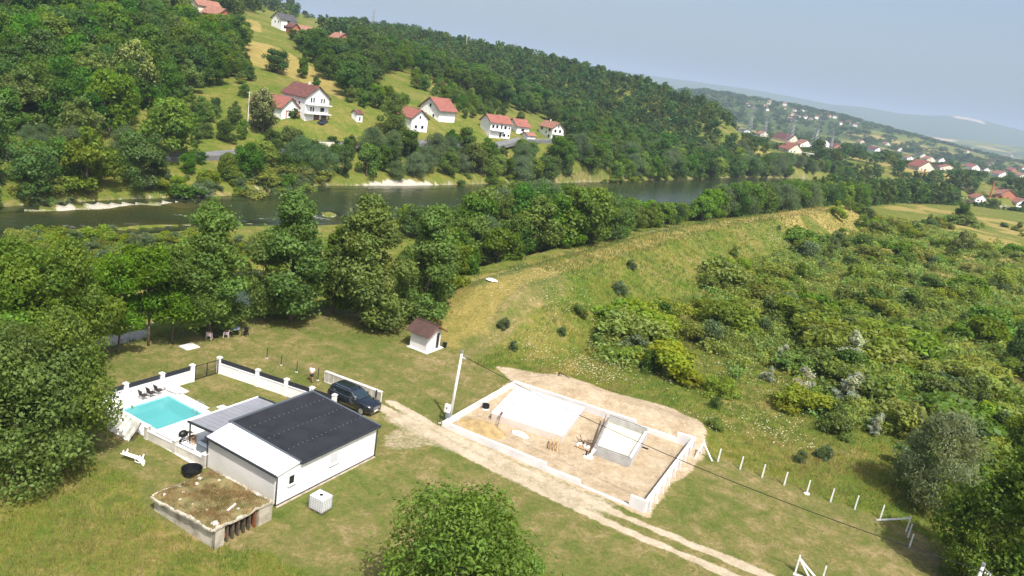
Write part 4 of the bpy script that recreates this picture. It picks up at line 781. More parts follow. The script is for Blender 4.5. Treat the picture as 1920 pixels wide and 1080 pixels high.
# ------------------------------------------------------------------ white concrete fence posts
_POST = None
def fpost(u, v, h, label, lean=0.0, foot=False, braces=()):
    p = W(u, v); z = h1(p[0], p[1]); t = empty('concrete_post', (p[0], p[1], z), GA, label, 'post', 'white concrete fence posts')
    m = MB(); s = .06; m.hexa([(-s, -s, -.15), (s, -s, -.15), (s, s, -.15), (-s, s, -.15)], [(-s * .8 + lean, -s * .8, h), (s * .8 + lean, -s * .8, h), (s * .8 + lean, s * .8, h), (-s * .8 + lean, s * .8, h)]); m.build('shaft', white_p, t)
    if foot: MB().lathe([(.3, -.05), (.24, .06), (.1, .09)], 9).build('footing', conc_w, t)
    for (dx, dy) in braces: MB().beam((dx, dy, .02), (lean * .85, 0, h * .85), .11, .1).build('brace', white_p, t)
names = ['nearest the site wall', 'second from the site wall', 'third from the site wall', 'fourth from the site wall', 'fifth from the site wall, on a white footing', 'sixth from the site wall', 'seventh from the site wall', 'eighth from the site wall, last before the corner']
for (u, v), nme in zip(((65.8, 12.0), (65.95, 9.95), (66.0, 7.95), (66.15, 6.0), (66.2, 4.05), (66.35, 2.05), (66.7, .1), (66.8, -1.95)), names): fpost(u, v, 1.3, 'white fence post ' + nme, .05, 'footing' in nme)
fpost(66.1, 13.7, 1.35, 'white braced fence post right at the site wall corner', 0, False, ((-.7, -1.25), (-1.5, .15)))
fpost(66.2, -4.0, 1.5, 'white braced corner post at the far end of the post row', 0, False, ((.0, 2.3),))
fpost(65.3, -4.2, 1.25, 'white fence post just below the braced far corner post'); fpost(63.6, -4.4, 1.25, 'white fence post nearest the bottom right tree')
fpost(53.0, 2.5, 1.45, 'white braced corner post beside the dirt track', 0, False, ((.15, -1.6), (.0, -1.0))); fpost(53.3, .7, 1.3, 'white fence post next to the braced post by the track')
t = site('concrete_post_lying', 52.6, 2.6, 0, 'white concrete post lying on the grass at the track corner post', 'post'); MB().beam((0, 0, .08), (.25, -2.4, .08), .13, .12).build('shaft', white_p, t)
# ------------------------------------------------------------------ bank-side seating and slab
t = site('paving_slab', 46.25, 61.7, 0, 'pale square concrete slab lying in the lawn', 'slab'); t.location.z = h1(t.location.x, t.location.y); MB().box(-.75, .75, -.7, .7, -.1, .06).build('slab_body', conc_w, t, .01)
pink = mat('pinkish_plastic', (.62, .50, .53), .5, .05, 2)
def pchair(u, v, rot, label, mt=pink):
    p = W(u, v); t = empty('garden_chair', (p[0], p[1], h1(*p[:2]) + .02), GA + rot, label, 'chair', 'garden chairs under the trees')
    MB().box(-.24, .24, -.24, .24, .40, .44).build('seat', mt, t); m = MB().hexa([(-.24, .2, .44), (.24, .2, .44), (.24, .25, .44), (-.24, .25, .44)], [(-.22, .33, .9), (.22, .33, .9), (.22, .37, .9), (-.22, .37, .9)]); m.build('backrest', mt, t)
    for x in (-.24, .24):
        for y in (-.22, .22): MB().beam((x * 1.1, y * 1.15, 0), (x, y, .42), .05, .05).build('leg', mt, t)
        MB().tube([(x, .27, .66), (x * 1.12, 0, .66), (x * 1.1, -.24, .62), (x, -.23, .42)], .028, 5).build('armrest', mt, t)
pchair(49.05, 62.3, 2.2, 'pinkish plastic garden chair at the water side, on the left'); pchair(50.75, 61.75, -2.4, 'pinkish plastic garden chair turned towards the round table')
pchair(52.6, 61.0, -1.2, 'black garden chair right of the round table under the tree', black)
def table(u, v, r, h, label, mt):
    p = W(u, v); t = empty('garden_table', (p[0], p[1], h1(*p[:2]) + .02), GA, label, 'table'); MB().lathe([(r, h - .03), (r, h), (r * .97, h + .01)], 20).build('tabletop', mt, t)
    for k in range(4): a = k * 1.5708 + .4; MB().beam((r * .75 * math.cos(a), r * .75 * math.sin(a), 0), (r * .6 * math.cos(a), r * .6 * math.sin(a), h - .03), .05, .05).build('leg', black, t)
table(51.9, 61.9, .62, .74, 'round glass garden table under the tall bank tree', mat('glass_tabletop', (.18, .21, .25), .1, .1, 4, spec=.8)); table(49.75, 62.1, .32, .45, 'low black side table between the pinkish chairs', black)
t = site('white_cloth', 88.8, 52.7, 0, 'crumpled white sheet lying on the grassy embankment top', 'cloth'); p = G(922, 526); t.location = (p[0], p[1], p[2] + .06)
MB().loft([[(r * .55 * math.cos(a) * (1 + .25 * math.sin(3 * a)), r * .9 * math.sin(a), z + .05 * math.sin(5 * a)) for a in np.linspace(0, 6.283, 15)[:-1]] for r, z in ((1, 0), (.7, .12), (.3, .2))]).build('sheet', plastic, t)
# ------------------------------------------------------------------ standing person
def person():
    t = site('person', 49.6, 47.85, 0.0, 'person in white shirt and dark shorts standing near the parked car', 'person', rot=math.radians(-70))
    skin = mat('skin', (.42, .24, .16), .6, .06, 4); shirt = mat('white_shirt', (.78, .78, .80), .9, .05, 6); shorts = mat('dark_shorts', (.045, .045, .055), .9, .1, 6)
    def skinned(name, nodes, edges, mt, sub=2, parent=t):
        me = bpy.data.meshes.new(name); me.from_pydata([n[0] for n in nodes], edges, []); o = bpy.data.objects.new(name, me); link(o, parent); me.materials.append(mt)
        o.modifiers.new('skin', 'SKIN'); me.skin_vertices.new() if not me.skin_vertices else None
        for i, n in enumerate(nodes): r = n[1]; me.skin_vertices[0].data[i].radius = r if isinstance(r, tuple) else (r, r)
        me.skin_vertices[0].data[0].use_root = True
        s = o.modifiers.new('sub', 'SUBSURF'); s.levels = sub; s.render_levels = sub; return o
    H_ = 1.76; N = [((0, 0, .95), (.15, .11)), ((0, 0, 1.15), (.14, .10)), ((0, .01, 1.38), (.17, .11)), ((0, .01, 1.50), (.07, .06)), ((0, 0, 1.57), (.055, .055)),
         ((.19, .0, 1.43), .06), ((.25, .02, 1.16), .045), ((.16, -.20, 1.10), .036), ((.08, -.27, 1.12), .03), ((-.19, 0, 1.43), .06), ((-.25, .03, 1.15), .045), ((-.17, -.19, 1.08), .036), ((-.09, -.26, 1.11), .03),
         ((.10, 0, .88), .095), ((.11, -.02, .50), .062), ((.12, .03, .10), .042), ((.12, -.12, .035), .04), ((-.10, 0, .88), .095), ((-.12, .10, .50), .062), ((-.12, .20, .10), .042), ((-.12, .06, .035), .04)]
    E = [(0, 1), (1, 2), (2, 3), (3, 4), (2, 5), (5, 6), (6, 7), (7, 8), (2, 9), (9, 10), (10, 11), (11, 12), (0, 13), (13, 14), (14, 15), (15, 16), (0, 17), (17, 18), (18, 19), (19, 20)]
    for s, w_ in ((1, 8), (-1, 12)):
        b = N[w_][0]
        for k in range(5):
            if k == 0: q = [(b[0] - s * .03, b[1] + .0, b[2] + .05), (b[0] - s * .05, b[1] - .03, b[2] + .07)]
            else: q = [(b[0] - s * .03, b[1] - .045, b[2] + .04 - k * .022), (b[0] - s * (.06 if k < 4 else .05), b[1] - .05, b[2] + .03 - k * .022)]
            i = len(N); N += [(q[0], .010), (q[1], .008)]; E += [(w_, i), (i, i + 1)]
    skinned('body', N, E, skin)
    hd = MB().loft([[(rx * math.cos(a), ry * math.sin(a) - .02 * (z > 1.58) * (math.sin(a) < -.9), z) for a in np.linspace(0, 6.283, 17)[:-1]] for rx, ry, z in ((.035, .04, 1.535), (.06, .075, 1.56), (.072, .092, 1.62), (.076, .096, 1.67), (.07, .09, 1.72), (.045, .06, 1.755), (.01, .015, 1.765))]).build('head', skin, t, smooth=True)
    MB().hexa([(-.015, -.09, 1.62), (.015, -.09, 1.62), (.006, -.085, 1.66), (-.006, -.085, 1.66)], [(-.012, -.118, 1.622), (.012, -.118, 1.622), (.004, -.098, 1.655), (-.004, -.098, 1.655)]).build('nose', skin, hd)
    for s in (-1, 1): MB().cbox(s * .03, -.092, 1.66, .022, .012, .01).build('eye', black, hd); MB().cbox(s * .078, 0, 1.625, .015, .03, .055).build('ear', skin, hd)
    MB().cbox(0, -.09, 1.585, .045, .012, .008).build('mouth', mat('lip', (.3, .1, .09), .6), hd)
    MB().loft([[(rx * math.cos(a), ry * math.sin(a) + .012, z) for a in np.linspace(0, 6.283, 17)[:-1]] for rx, ry, z in ((.079, .092, 1.665), (.081, .098, 1.70), (.072, .092, 1.74), (.045, .06, 1.772), (.01, .01, 1.78))]).build('hair', mat('brown_hair', (.08, .05, .03), .7), hd, smooth=True)
    skinned('shirt', [((0, 0, .93), (.165, .13)), ((0, 0, 1.15), (.165, .125)), ((0, .01, 1.38), (.185, .13)), ((0, .01, 1.47), (.10, .08)), ((.19, 0, 1.42), .085), ((.245, .018, 1.2), .07), ((-.19, 0, 1.42), .085), ((-.245, .025, 1.2), .07)], [(0, 1), (1, 2), (2, 3), (2, 4), (4, 5), (2, 6), (6, 7)], shirt)
    skinned('shorts', [((0, 0, .98), (.165, .125)), ((.10, 0, .86), .118), ((.11, -.015, .56), .10), ((-.10, 0, .86), .118), ((-.115, .08, .56), .10)], [(0, 1), (1, 2), (0, 3), (3, 4)], shorts)
    for x, y in ((.12, -.05), (-.12, .13)): MB().loft([[(x + rx * math.cos(a), y - .02 + ry * math.sin(a), z) for a in np.linspace(0, 6.283, 13)[:-1]] for rx, ry, z in ((.05, .14, 0), (.052, .145, .04), (.045, .12, .08), (.035, .06, .1))]).build('shoe', black, t, smooth=True)
person()
# ------------------------------------------------------------------ houses across the river
PROT = []
def house(px, py, gx, gy, he, hr, phi, ridge, wm, rm, label, winx=(), winy=(), balx=(), chim=None, D=None, over=.55, group=None, detail=True, name='house', doors=()):
    """px, py: foot of the corner nearest the valley; gx runs right and away, gy left and away"""
    p = G(px, py) if D is None else far(px, py, D)
    if p is None: return None
    z = h1(p[0], p[1]); fw = math.atan2(p[1], p[0]); t = empty(name, (p[0], p[1], z), fw - math.pi / 2 + math.radians(phi), label, 'house', group)
    def lz(x, y):
        c, s_ = math.cos(t.rotation_euler.z), math.sin(t.rotation_euler.z); return h1(p[0] + c * x - s_ * y, p[1] + s_ * x + c * y) - z
    zb = min(lz(0, 0), lz(gx, 0), lz(gx, gy), lz(0, gy)) - .4
    PROT.append((px, py, he, hr, gx, gy, float(math.hypot(p[0], p[1])), p, label))
    MB().box(0, gx, 0, gy, zb, he).build('wall', wm, t)
    th = .18
    if ridge == 'y':
        for y in (0.0, gy - .2): MB().add([(0, y, he), (gx, y, he), (gx / 2, y, he + hr), (0, y + .2, he), (gx, y + .2, he), (gx / 2, y + .2, he + hr)], [(0, 1, 2), (5, 4, 3), (0, 3, 4, 1), (1, 4, 5, 2), (2, 5, 3, 0)]).build('gable', wm, t)
        k = hr / (gx / 2); rf = None
        for s in (-1, 1):
            x0 = gx / 2; x1 = gx / 2 + s * (gx / 2 + over); z1 = he + hr - k * (gx / 2 + over)
            o = MB().hexa([(x0, -over, he + hr), (x1, -over, z1), (x1, gy + over, z1), (x0, gy + over, he + hr)], [(x0, -over, he + hr + th), (x1, -over, z1 + th), (x1, gy + over, z1 + th), (x0, gy + over, he + hr + th)]).build('roof_slope', rm, t)
            MB().beam((x0, -over - .03, he + hr + .05), (x1, -over - .03, z1 + .05), .06, .26).build('bargeboard', wood_d, o)
            MB().beam((x1, -over, z1 + .05), (x1, gy + over, z1 + .05), .12, .12).build('gutter', wood_d, o)
    else:
        for x in (0.0, gx - .2): MB().add([(x, 0, he), (x, gy, he), (x, gy / 2, he + hr), (x + .2, 0, he), (x + .2, gy, he), (x + .2, gy / 2, he + hr)], [(0, 2, 1), (3, 4, 5), (0, 1, 4, 3), (1, 2, 5, 4), (2, 0, 3, 5)]).build('gable', wm, t)
        k = hr / (gy / 2)
        for s in (-1, 1):
            y0 = gy / 2; y1 = gy / 2 + s * (gy / 2 + over); z1 = he + hr - k * (gy / 2 + over)
            o = MB().hexa([(-over, y0, he + hr), (gx + over, y0, he + hr), (gx + over, y1, z1), (-over, y1, z1)], [(-over, y0, he + hr + th), (gx + over, y0, he + hr + th), (gx + over, y1, z1 + th), (-over, y1, z1 + th)]).build('roof_slope', rm, t)
            MB().beam((-over - .03, y0, he + hr + .05), (-over - .03, y1, z1 + .05), .06, .26).build('bargeboard', wood_d, o)
            MB().beam((-over, y1, z1 + .05), (gx + over, y1, z1 + .05), .12, .12).build('gutter', wood_d, o)
    shut = mat('brown_shutter', (.10, .045, .03), .7, .1, 3)
    for x, zz, w_, h_ in winx:
        o = MB().box(x, x + w_, -.06, .02, zz, zz + h_).build('window', shut if rm is tile_o else white_p, t); MB().box(x + .09, x + w_ - .09, -.075, -.062, zz + .09, zz + h_ - .09).build('pane', glass, o)
    for y, zz, w_, h_ in winy:
        o = MB().box(-.06, .02, y, y + w_, zz, zz + h_).build('window', shut if rm is tile_o else white_p, t); MB().box(-.075, -.062, y + .09, y + w_ - .09, zz + .09, zz + h_ - .09).build('pane', glass, o)
    for x0, x1, zz in balx:
        o = MB().box(x0, x1, -1.3, -.0, zz - .22, zz).build('balcony', white, t); MB().beam((x0, -1.27, zz + .9), (x1, -1.27, zz + .9), .06, .06).build('handrail', steel, o)
        for i in range(int((x1 - x0) / .35) + 1): MB().beam((x0 + i * .35, -1.27, zz), (x0 + i * .35, -1.27, zz + .9), .03, .03).build('baluster', steel, o)
    for x0, x1, z1, mt in doors: MB().box(x0, x1, -.05, .02, 0, z1).build('door', mt, t)
    if chim:
        x, y = chim; MB().cbox(x, y, he + hr * .4, .5, .5, hr * .6 + .9).build('chimney', conc_w, t)
    return t
h = house(571, 227, 8.6, 11.5, 7.2, 3.2, 38, 'y', white, tile_b, 'tall white house with brown gable roof and two balconies', winx=((1.6, 2.9, .7, 1.5), (2.5, 2.9, .7, 1.5), (5.4, 2.9, 1.6, 1.5), (1.6, 5.5, .7, 1.6), (2.5, 5.5, .7, 1.6), (5.4, 5.5, .7, 1.6), (6.3, 5.5, .7, 1.6)), winy=((4.5, 4.4, 1.2, 1.2), (2.4, 4.6, 1.0, .9)), balx=((-.3, 8.9, 2.5), (-.1, 8.9, 5.15)), chim=(4.3, 4.5), doors=((3.2, 5.2, 2.2, mat('brown_garage_door', (.16, .09, .06), .7, .15, 3)), (6.0, 8.0, 2.2, mat('brown_garage_door', (.16, .09, .06)))))
MB().box(-5.0, -.05, 2.2, 8.5, 2.5, 2.75).build('carport_roof', conc, h)
for x in (-4.8, -.4): MB().cbox(x, 2.6, -.5, .35, .35, 3.0).build('carport_pillar', brick_m, h)
house(527, 224, 6.5, 14, 3.6, 2.8, 40, 'y', white, tile_r, 'long white house with red roof behind the pale-flowered tree', winx=((2.4, 1.0, 1.4, 1.2),))
house(668, 229, 2.4, 2.6, 2.7, .9, 40, 'x', white, tile_b, 'tiny white outhouse with red-brown roof on the far lawn', winx=((.9, .4, .7, 1.5),), over=.25)
house(770, 246, 7, 10, 4.6, 2.6, 40, 'y', white, tile_r, 'white house half hidden behind a broad tree across the river', winx=((1.4, 1.0, 1.2, 1.2), (4.2, 1.0, 1.2, 1.2), (3.0, 4.3, .9, 1.0)))
house(822, 228, 9.5, 9.0, 4.4, 3.6, 52, 'x', white, tile_r, 'white house with plain red roof and gable facing the forest', winy=((3.9, 4.6, 1.0, 1.3), (2.0, 1.2, 1.0, 1.2), (5.6, 1.2, 1.0, 1.2)), over=.9)
h = house(917, 258, 9.5, 7.0, 5.9, 2.4, 35, 'x', white, tile_r, 'white two-storey house with red roof and long balcony', winx=((.6, 3.6, 1.2, 1.3), (2.4, 3.6, 1.2, 1.3), (4.6, 3.4, .9, 1.8), (6.2, 3.6, 1.3, 1.3), (8.2, 3.7, .9, 1.0), (4.4, .3, 1.0, 2.0), (6.2, .8, 1.2, 1.2), (8.3, .9, .9, 1.0)), balx=((0, 6.6, 3.0),))
house(968, 250, 6.0, 7.0, 3.0, 2.3, 35, 'x', white, tile_r, 'low white annex with red roof right of the balcony house', winx=((2.0, .9, 1.6, 1.2),))
house(1033, 262, 6.8, 10.5, 5.6, 2.6, 38, 'y', white, tile_o, 'white house with rust-brown roof and brown shutters', winx=((1.2, 3.6, 1.3, 1.4), (4.0, 3.6, 1.3, 1.4), (3.0, 6.0, .9, 1.1), (1.0, .7, 1.4, 1.4)), winy=((1.4, 3.7, 1.6, 1.4), (7.6, 3.7, 1.7, 1.4), (1.4, .8, 1.5, 1.3), (4.3, 2.5, .8, 1.2)), balx=((.2, 6.6, 2.9),), chim=(3.4, 7))
house(988, 263, 4.0, 4.0, 1.9, 1.0, 38, 'x', white, tile_o, 'little white shed with orange roof below the annex', over=.4)
# hillside houses
house(527, 53, 10, 9, 5.6, 2.9, 35, 'x', white, tile_d, 'white villa with grey roof above the hay meadow', winx=((1.5, 1, 2.4, 1.8), (5.5, 1, 2.4, 1.8), (3.5, 3.8, 2, 1.4)), winy=((2, 3.4, 1, 1.2), (5, 3.4, 1, 1.2)), D=440)
house(546, 71, 4.5, 5, 3.8, 1.8, 35, 'y', brick_m, tile_b, 'small raw brick shed below the white villa', winx=((1.5, 1.2, 1.4, 1.4),), D=415)
house(565, 56, 8, 7, 2.8, 2.2, 30, 'x', cream, tile_o, 'low cream house with orange roof right of the villa', D=455)
house(634, 73, 9, 8, 3.2, 3.0, 40, 'y', brick_m, tile_o, 'brick house with orange roof among hillside trees', winx=((3, 1.2, 1.4, 1.3),), D=470, chim=(4, 3))
house(409, 31, 8, 10, 3.6, 2.8, 45, 'y', brick_m, tile_o, 'brick house with orange roof at the top of the hill', winx=((1.5, 1, 1.3, 1.3), (4.6, 1, 1.3, 1.3)), D=385)
house(372, 14, 11, 9, 4.2, 2.6, 25, 'x', cream, tile_o, 'cream house cut by the top edge of the picture', winx=((2, 1, 1.2, 1.2), (6, .5, 2.4, 2.2)), D=395)
house(290, 12, 7, 8, 4.6, 2.6, 30, 'y', white, tile_d, 'white house half seen at the top among forest trees', winx=((2, 1, 1.2, 1.2),), D=390)
far_spots = [(592, 27, 900), (612, 26, 905), (655, 32, 880), (672, 30, 890), (706, 42, 860), (716, 45, 850), (728, 43, 860), (738, 44, 870), (577, 20, 910), (690, 20, 980), (749, 44, 930)]
fl = ['leftmost of the roofs on the far ridge', 'white walled, second roof from the left on the far ridge', 'white walled in the middle of the far ridge', 'small, right of the middle of the far ridge', 'white walled at the lower right of the far ridge', 'lowest on the far ridge', 'small, in the right group on the far ridge', 'rightmost but one on the far ridge', 'pale, at the upper left on the far ridge', 'alone on the skyline', 'rightmost on the far ridge']
for (a, b, d), l in zip(far_spots, fl): house(a, b, rnd.uniform(9, 12), rnd.uniform(8, 10), 4, 3, rnd.uniform(25, 55), rnd.choice('xy'), rnd.choice((white, cream)), rnd.choice((tile_r, tile_o)), 'far orange-roofed house, ' + l, D=d, group='houses on the far ridge')
# village on the plain
V = [(1425, 256, 9, 8, 4, 2.5, tile_o, cream, 'orange-roofed house left of the village, near the forest edge'), (1478, 268, 9, 22, 4.2, 4.0, tile_b, cream, 'large tan-roofed farmhouse at the village end'), (1500, 275, 10, 8, 3.5, 3, tile_o, white, 'orange-roofed house right of the farmhouse gable'), (1478, 287, 8, 9, 3.6, 2.8, tile_r, cream, 'red-roofed low house below the farmhouse'), (1540, 274, 9, 9, 6.5, 2.6, tile_o, white, 'tall white house with orange roof behind the pale-flowered tree'),
     (1563, 278, 9, 13, 3.2, 3.2, tile_b, brick_m, 'brown-roofed brick house in the village row'), (1640, 284, 9, 18, 3.6, 3.4, tile_b, white, 'long white house with wide brown roof in the village'), (1612, 268, 8, 10, 3, 2.6, tile_o, cream, 'orange-roofed house farther behind the village row'), (1660, 272, 8, 10, 3.4, 2.4, tile_o, cream, 'pale orange house behind the long brown roof'), (1683, 283, 8, 8, 3.4, 3.2, tile_b, white, 'small house with steep dark red roof at the field edge'),
     (1700, 300, 9, 7, 4.4, 2.0, tile_o, white, 'white house with orange roof left of the dark roofs'), (1725, 295, 9, 12, 4, 3, tile_d, cream, 'house with slate-dark roof in the dense village group'), (1738, 302, 10, 11, 4.4, 2.8, tile_o, cream, 'orange-roofed house behind the slate-dark roof'), (1722, 320, 9, 10, 3.6, 3.2, tile_r, cream, 'red gabled house beside the bridge tower'), (1760, 304, 8, 9, 5, 3, tile_d, white, 'white gabled house with dark roof edge in the village'), (1762, 318, 14, 10, 3.6, 2.4, tile_r, cream, 'wide bright red roof right of the bridge tower'),
     (1822, 318, 9, 15, 5, 3, tile_r, white, 'white house with broad red roof standing apart'), (1845, 320, 7, 8, 3, 2, tile_r, white, 'small red-roofed house right of the broad red roof'), (1872, 332, 10, 12, 4.6, 3, tile_o, white, 'white house with orange roof before the right village'), (1895, 322, 9, 12, 4, 3, tile_r, brick_m, 'red-roofed house at the right village edge'), (1912, 332, 9, 9, 3, 2.4, tile_o, cream, 'orange-roofed house cut by the right edge'), (1916, 318, 9, 10, 4, 2.6, tile_r, white, 'red-roofed house behind the right village'),
     (1828, 379, 7, 11, 3.6, 2.4, tile_o, white, 'white house with orange roof beyond the round shrub'), (1866, 372, 15, 12, 3.0, 4.2, tile_o, brick_m, 'big barn with wide orange roof at the right'), (1905, 388, 7, 9, 3.8, 2.6, tile_o, white, 'white gabled house with orange roof at the far right edge'), (1395, 248, 9, 11, 3, 1.4, tile_d, white, 'low dark-roofed hall at the foot of the forest hill')]
for a, b, gx_, gy_, he, hr, rm, wm, l in V:
    k_ = 1.6 if b < 345 else 1.25
    house(a, b, gx_ * k_, gy_ * k_, he * .92, hr * k_ * 1.05, 35, 'y', wm, rm, l, winx=((gx_ * .2, 1, 1.3, 1.3), (gx_ * .6, 1, 1.3, 1.3)) + (((gx_ * .3, 3.4, 1.2, 1.2), (gx_ * .6, 3.4, 1.2, 1.2)) if he > 4.2 else ()), winy=((gy_ * .25, 1, 1.3, 1.2), (gy_ * .6, 1, 1.3, 1.2)), group='village houses on the plain')
p = G(1520, 296); t = empty('concrete_shell', p, .5, 'unfinished grey concrete building shell at the near end of the village', 'building')
MB().box(-7, 7, -4, 4, 3.0, 3.35).build('slab', conc, t)
for x in (-6.5, -2.2, 2.2, 6.5):
    for y in (-3.6, 3.6): MB().cbox(x, y, -.5, .35, .35, 3.5).build('column', conc, t)
MB().box(-7, -2, 3.6, 3.9, -.5, 3.0).build('wall', conc, t)
# scattered far settlement on the long ridge
k = 0; kinds = [('white', white, tile_o), ('pale', white, tile_b), ('cream', cream, tile_o)]
for i in range(60):
    a = rnd.choice(((1400, 1450, 190, 205), (1495, 1560, 205, 222), (1560, 1660, 214, 240), (1560, 1640, 220, 236), (1600, 1700, 228, 246), (1480, 1530, 218, 228), (1780, 1900, 272, 300), (1850, 1920, 290, 312), (1430, 1500, 196, 210)))
    p = G(rnd.uniform(a[0], a[1]), rnd.uniform(a[2], a[3]), 6000)
    if p is None or math.hypot(p[0], p[1]) < 1750: continue
    nm, wm, rm = kinds[i % 3]; s = rnd.uniform(8, 12); t = empty('distant_house', p, rnd.uniform(0, 3), 'tiny far house of the settlement scattered on the long wooded ridge', 'house', 'far settlement on the long ridge')
    MB().box(-s / 2, s / 2, -s * .4, s * .4, -3, s * .55).build('wall', wm, t); m = MB(); m.add([(-s / 2 - .5, -s * .45, s * .55), (s / 2 + .5, -s * .45, s * .55), (s / 2 + .5, s * .45, s * .55), (-s / 2 - .5, s * .45, s * .55), (-s / 2 - .5, 0, s * .85), (s / 2 + .5, 0, s * .85)], [(0, 1, 5, 4), (2, 3, 4, 5), (0, 4, 3), (1, 2, 5), (0, 3, 2, 1)]); m.build('roof', rm, t)
# ------------------------------------------------------------------ pylons, poles and the footbridge
def pylon(px, py, D, h, label):
    p = far(px, py, D); z = h1(p[0], p[1]); t = empty('power_pylon', (p[0], p[1], z - 1), .6, label, 'pylon', 'lattice power pylons'); r = .11; b = h * .11; m = MB()
    for sx, sy in ((1, 1), (1, -1), (-1, -1), (-1, 1)): MB().tube([(sx * b, sy * b, 0), (sx * b * .35, sy * b * .35, h * .6), (sx * .15, sy * .15, h)], r * 1.4, 4).build('leg', steel, t)
    for k in range(6):
        z0, z1 = h * k / 9, h * (k + 1) / 9; w0, w1 = b * (1 - .65 * min(1, z0 / h / .6)), b * (1 - .65 * min(1, z1 / h / .6))
        for s in (-1, 1): m.tube([(-w0, s * w0, z0), (w1, s * w1, z1)], r, 3); m.tube([(w0, s * w0, z0), (-w1, s * w1, z1)], r, 3); m.tube([(s * w0, -w0, z0), (s * w1, w1, z1)], r, 3)
    m.build('bracing', steel, t)
    for zz, L in ((.68, .20), (.8, .16), (.92, .12)): MB().beam((-h * L, 0, h * zz), (h * L, 0, h * zz), .35, .3).build('cross_arm', steel, t)
for a, b, d, hh, l in ((968, 82, 900, 26, 'left of three on the forest skyline'), (1016, 92, 1000, 22, 'in the middle of three on the forest skyline'), (1140, 122, 1050, 22, 'right of three on the forest skyline'), (1411, 212, 900, 34, 'leftmost on the plain below the ridge'), (1440, 216, 980, 30, 'second from the left on the plain'), (1487, 234, 850, 36, 'third from the left on the plain'), (1533, 241, 880, 36, 'fourth from the left on the plain'), (1568, 233, 1250, 28, 'small, right of the fourth on the plain'), (700, 38, 950, 26, 'far left, above the ridge houses')):
    pylon(a, b, d, hh, 'grey lattice power pylon ' + l)
def wpole(px, py, D, h, label, r=.14, mt=conc_w):
    p = far(px, py, D) if D else G(px, py); z = h1(p[0], p[1]); t = empty('wooden_pole', (p[0], p[1], z), 0, label, 'pole'); MB().tube([(0, 0, -.5), (0, 0, h)], [r, r * .7], 8).build('shaft', mt, t); MB().beam((-.6, 0, h - .4), (.6, 0, h - .4), .1, .1).build('cross_arm', mt, t)
wpole(872, 99, 600, 14, 'tall pale pole standing out of the forest ridge', .3); wpole(464, 243, None, 10.5, 'pale pole beside the pale-flowered tree across the river', .13); wpole(300, 200, 235, 11, 'pale pole showing among the left forest trees', .13)
def bridge():
    a, b = G(1728, 340), G(1855, 372); redm = mat('rust_red_paint', (.42, .13, .07), .6, .15, 3); t = empty('footbridge', (a[0], a[1], a[2]), 0, 'rust-red suspension footbridge with two towers over the river', 'bridge'); d = Vector((b[0] - a[0], b[1] - a[1], 0)); L = d.length; t.rotation_euler = (0, 0, math.atan2(d.y, d.x))
    for x in (0, L):
        for y in (-1.1, 1.1): MB().tube([(x, y, -4), (x, y * .7, 9.5)], .28, 6).build('tower_leg', redm, t)
        for z in (2.5, 5.5, 9.2): MB().beam((x, -1.1, z), (x, 1.1, z), .25, .3).build('tower_brace', redm, t)
    MB().box(-14, L + 10, -.9, .9, .2, .5).build('walkway', wood, t)
    for y in (-.9, .9):
        MB().tube([(x_, y * .9, 9.2 - 32 * (x_ / L) * (1 - x_ / L)) for x_ in np.linspace(0, L, 17)], .07, 5).build('cable', dark_m, t); MB().tube([(-22, y, 0), (0, y * .9, 9.2)], .07, 5).build('cable', dark_m, t); MB().beam((-14, y, 1.5), (L + 10, y, 1.5), .08, .08).build('handrail', steel, t)
bridge()
# far road, parapet and small things on the other bank
ro = []
for i in range(3, 13):
    (ax, ay), (bx, by) = FB[i], FB[i + 1]; Ln = math.hypot(bx - ax, by - ay); nx, ny = -(by - ay) / Ln, (bx - ax) / Ln
    for s in (.0, .25, .5, .75): ro.append((ax + (bx - ax) * s + nx * 21, ay + (by - ay) * s + ny * 21))
for _ in range(6): ro = [ro[0]] + [((a[0] + 2 * b[0] + c[0]) / 4, (a[1] + 2 * b[1] + c[1]) / 4) for a, b, c in zip(ro, ro[1:], ro[2:])] + [ro[-1]]
vs = []
for i, (x, y) in enumerate(ro):
    q = ro[min(i + 1, len(ro) - 1)]; p = ro[max(i - 1, 0)]; dx, dy = q[0] - p[0], q[1] - p[1]; Ln = math.hypot(dx, dy); nx, ny = -dy / Ln * 2.6, dx / Ln * 2.6; z = max(h1(x, y), h1(x + nx, y + ny), h1(x - nx, y - ny)) + .12
    vs += [(x + nx, y + ny, z), (x - nx, y - ny, z), (x + nx * 1.02, y + ny * 1.02, z - 1.2), (x - nx * 1.02, y - ny * 1.02, z - 1.2)]
fs = []
for i in range(len(ro) - 1): a = 4 * i; b = a + 4; fs += [(a, a + 1, b + 1, b), (a + 2, a, b, b + 2), (a + 1, a + 3, b + 3, b + 1)]
road = MB().add(vs, fs).build('road', asph); tag(road, kind='structure')
p = G(628, 297); t = empty('retaining_wall', p, math.atan2(.79, .62), 'tan stone retaining wall below the far lawn', 'wall'); MB().box(-6, 1, 2.0, 2.5, -.5, 4.2).build('face', cream, t); MB().beam((-6, 2.25, 4.5), (1, 2.25, 4.5), .1, .1).build('rail', steel, t); MB().cbox(2.2, 0, -.3, 2.6, 2.4, 1.9).build('concrete_block', conc, t)
p = G(598, 234); t = empty('parked_car', p, math.radians(75), 'small dark blue car parked before the tall white house', 'car'); blue = mat('dark_blue_paint', (.03, .04, .07), .25, .05, 1, coat=.6)
MB().loft([[(x, -w_, .25), (x, -w_, zt - .1), (x, -w_ * .85, zt), (x, w_ * .85, zt), (x, w_, zt - .1), (x, w_, .25)] for x, w_, zt in ((0, .7, .7), (.3, .84, .85), (1.2, .86, .95), (3.6, .86, .98), (4.1, .78, .9))]).build('body', blue, t)
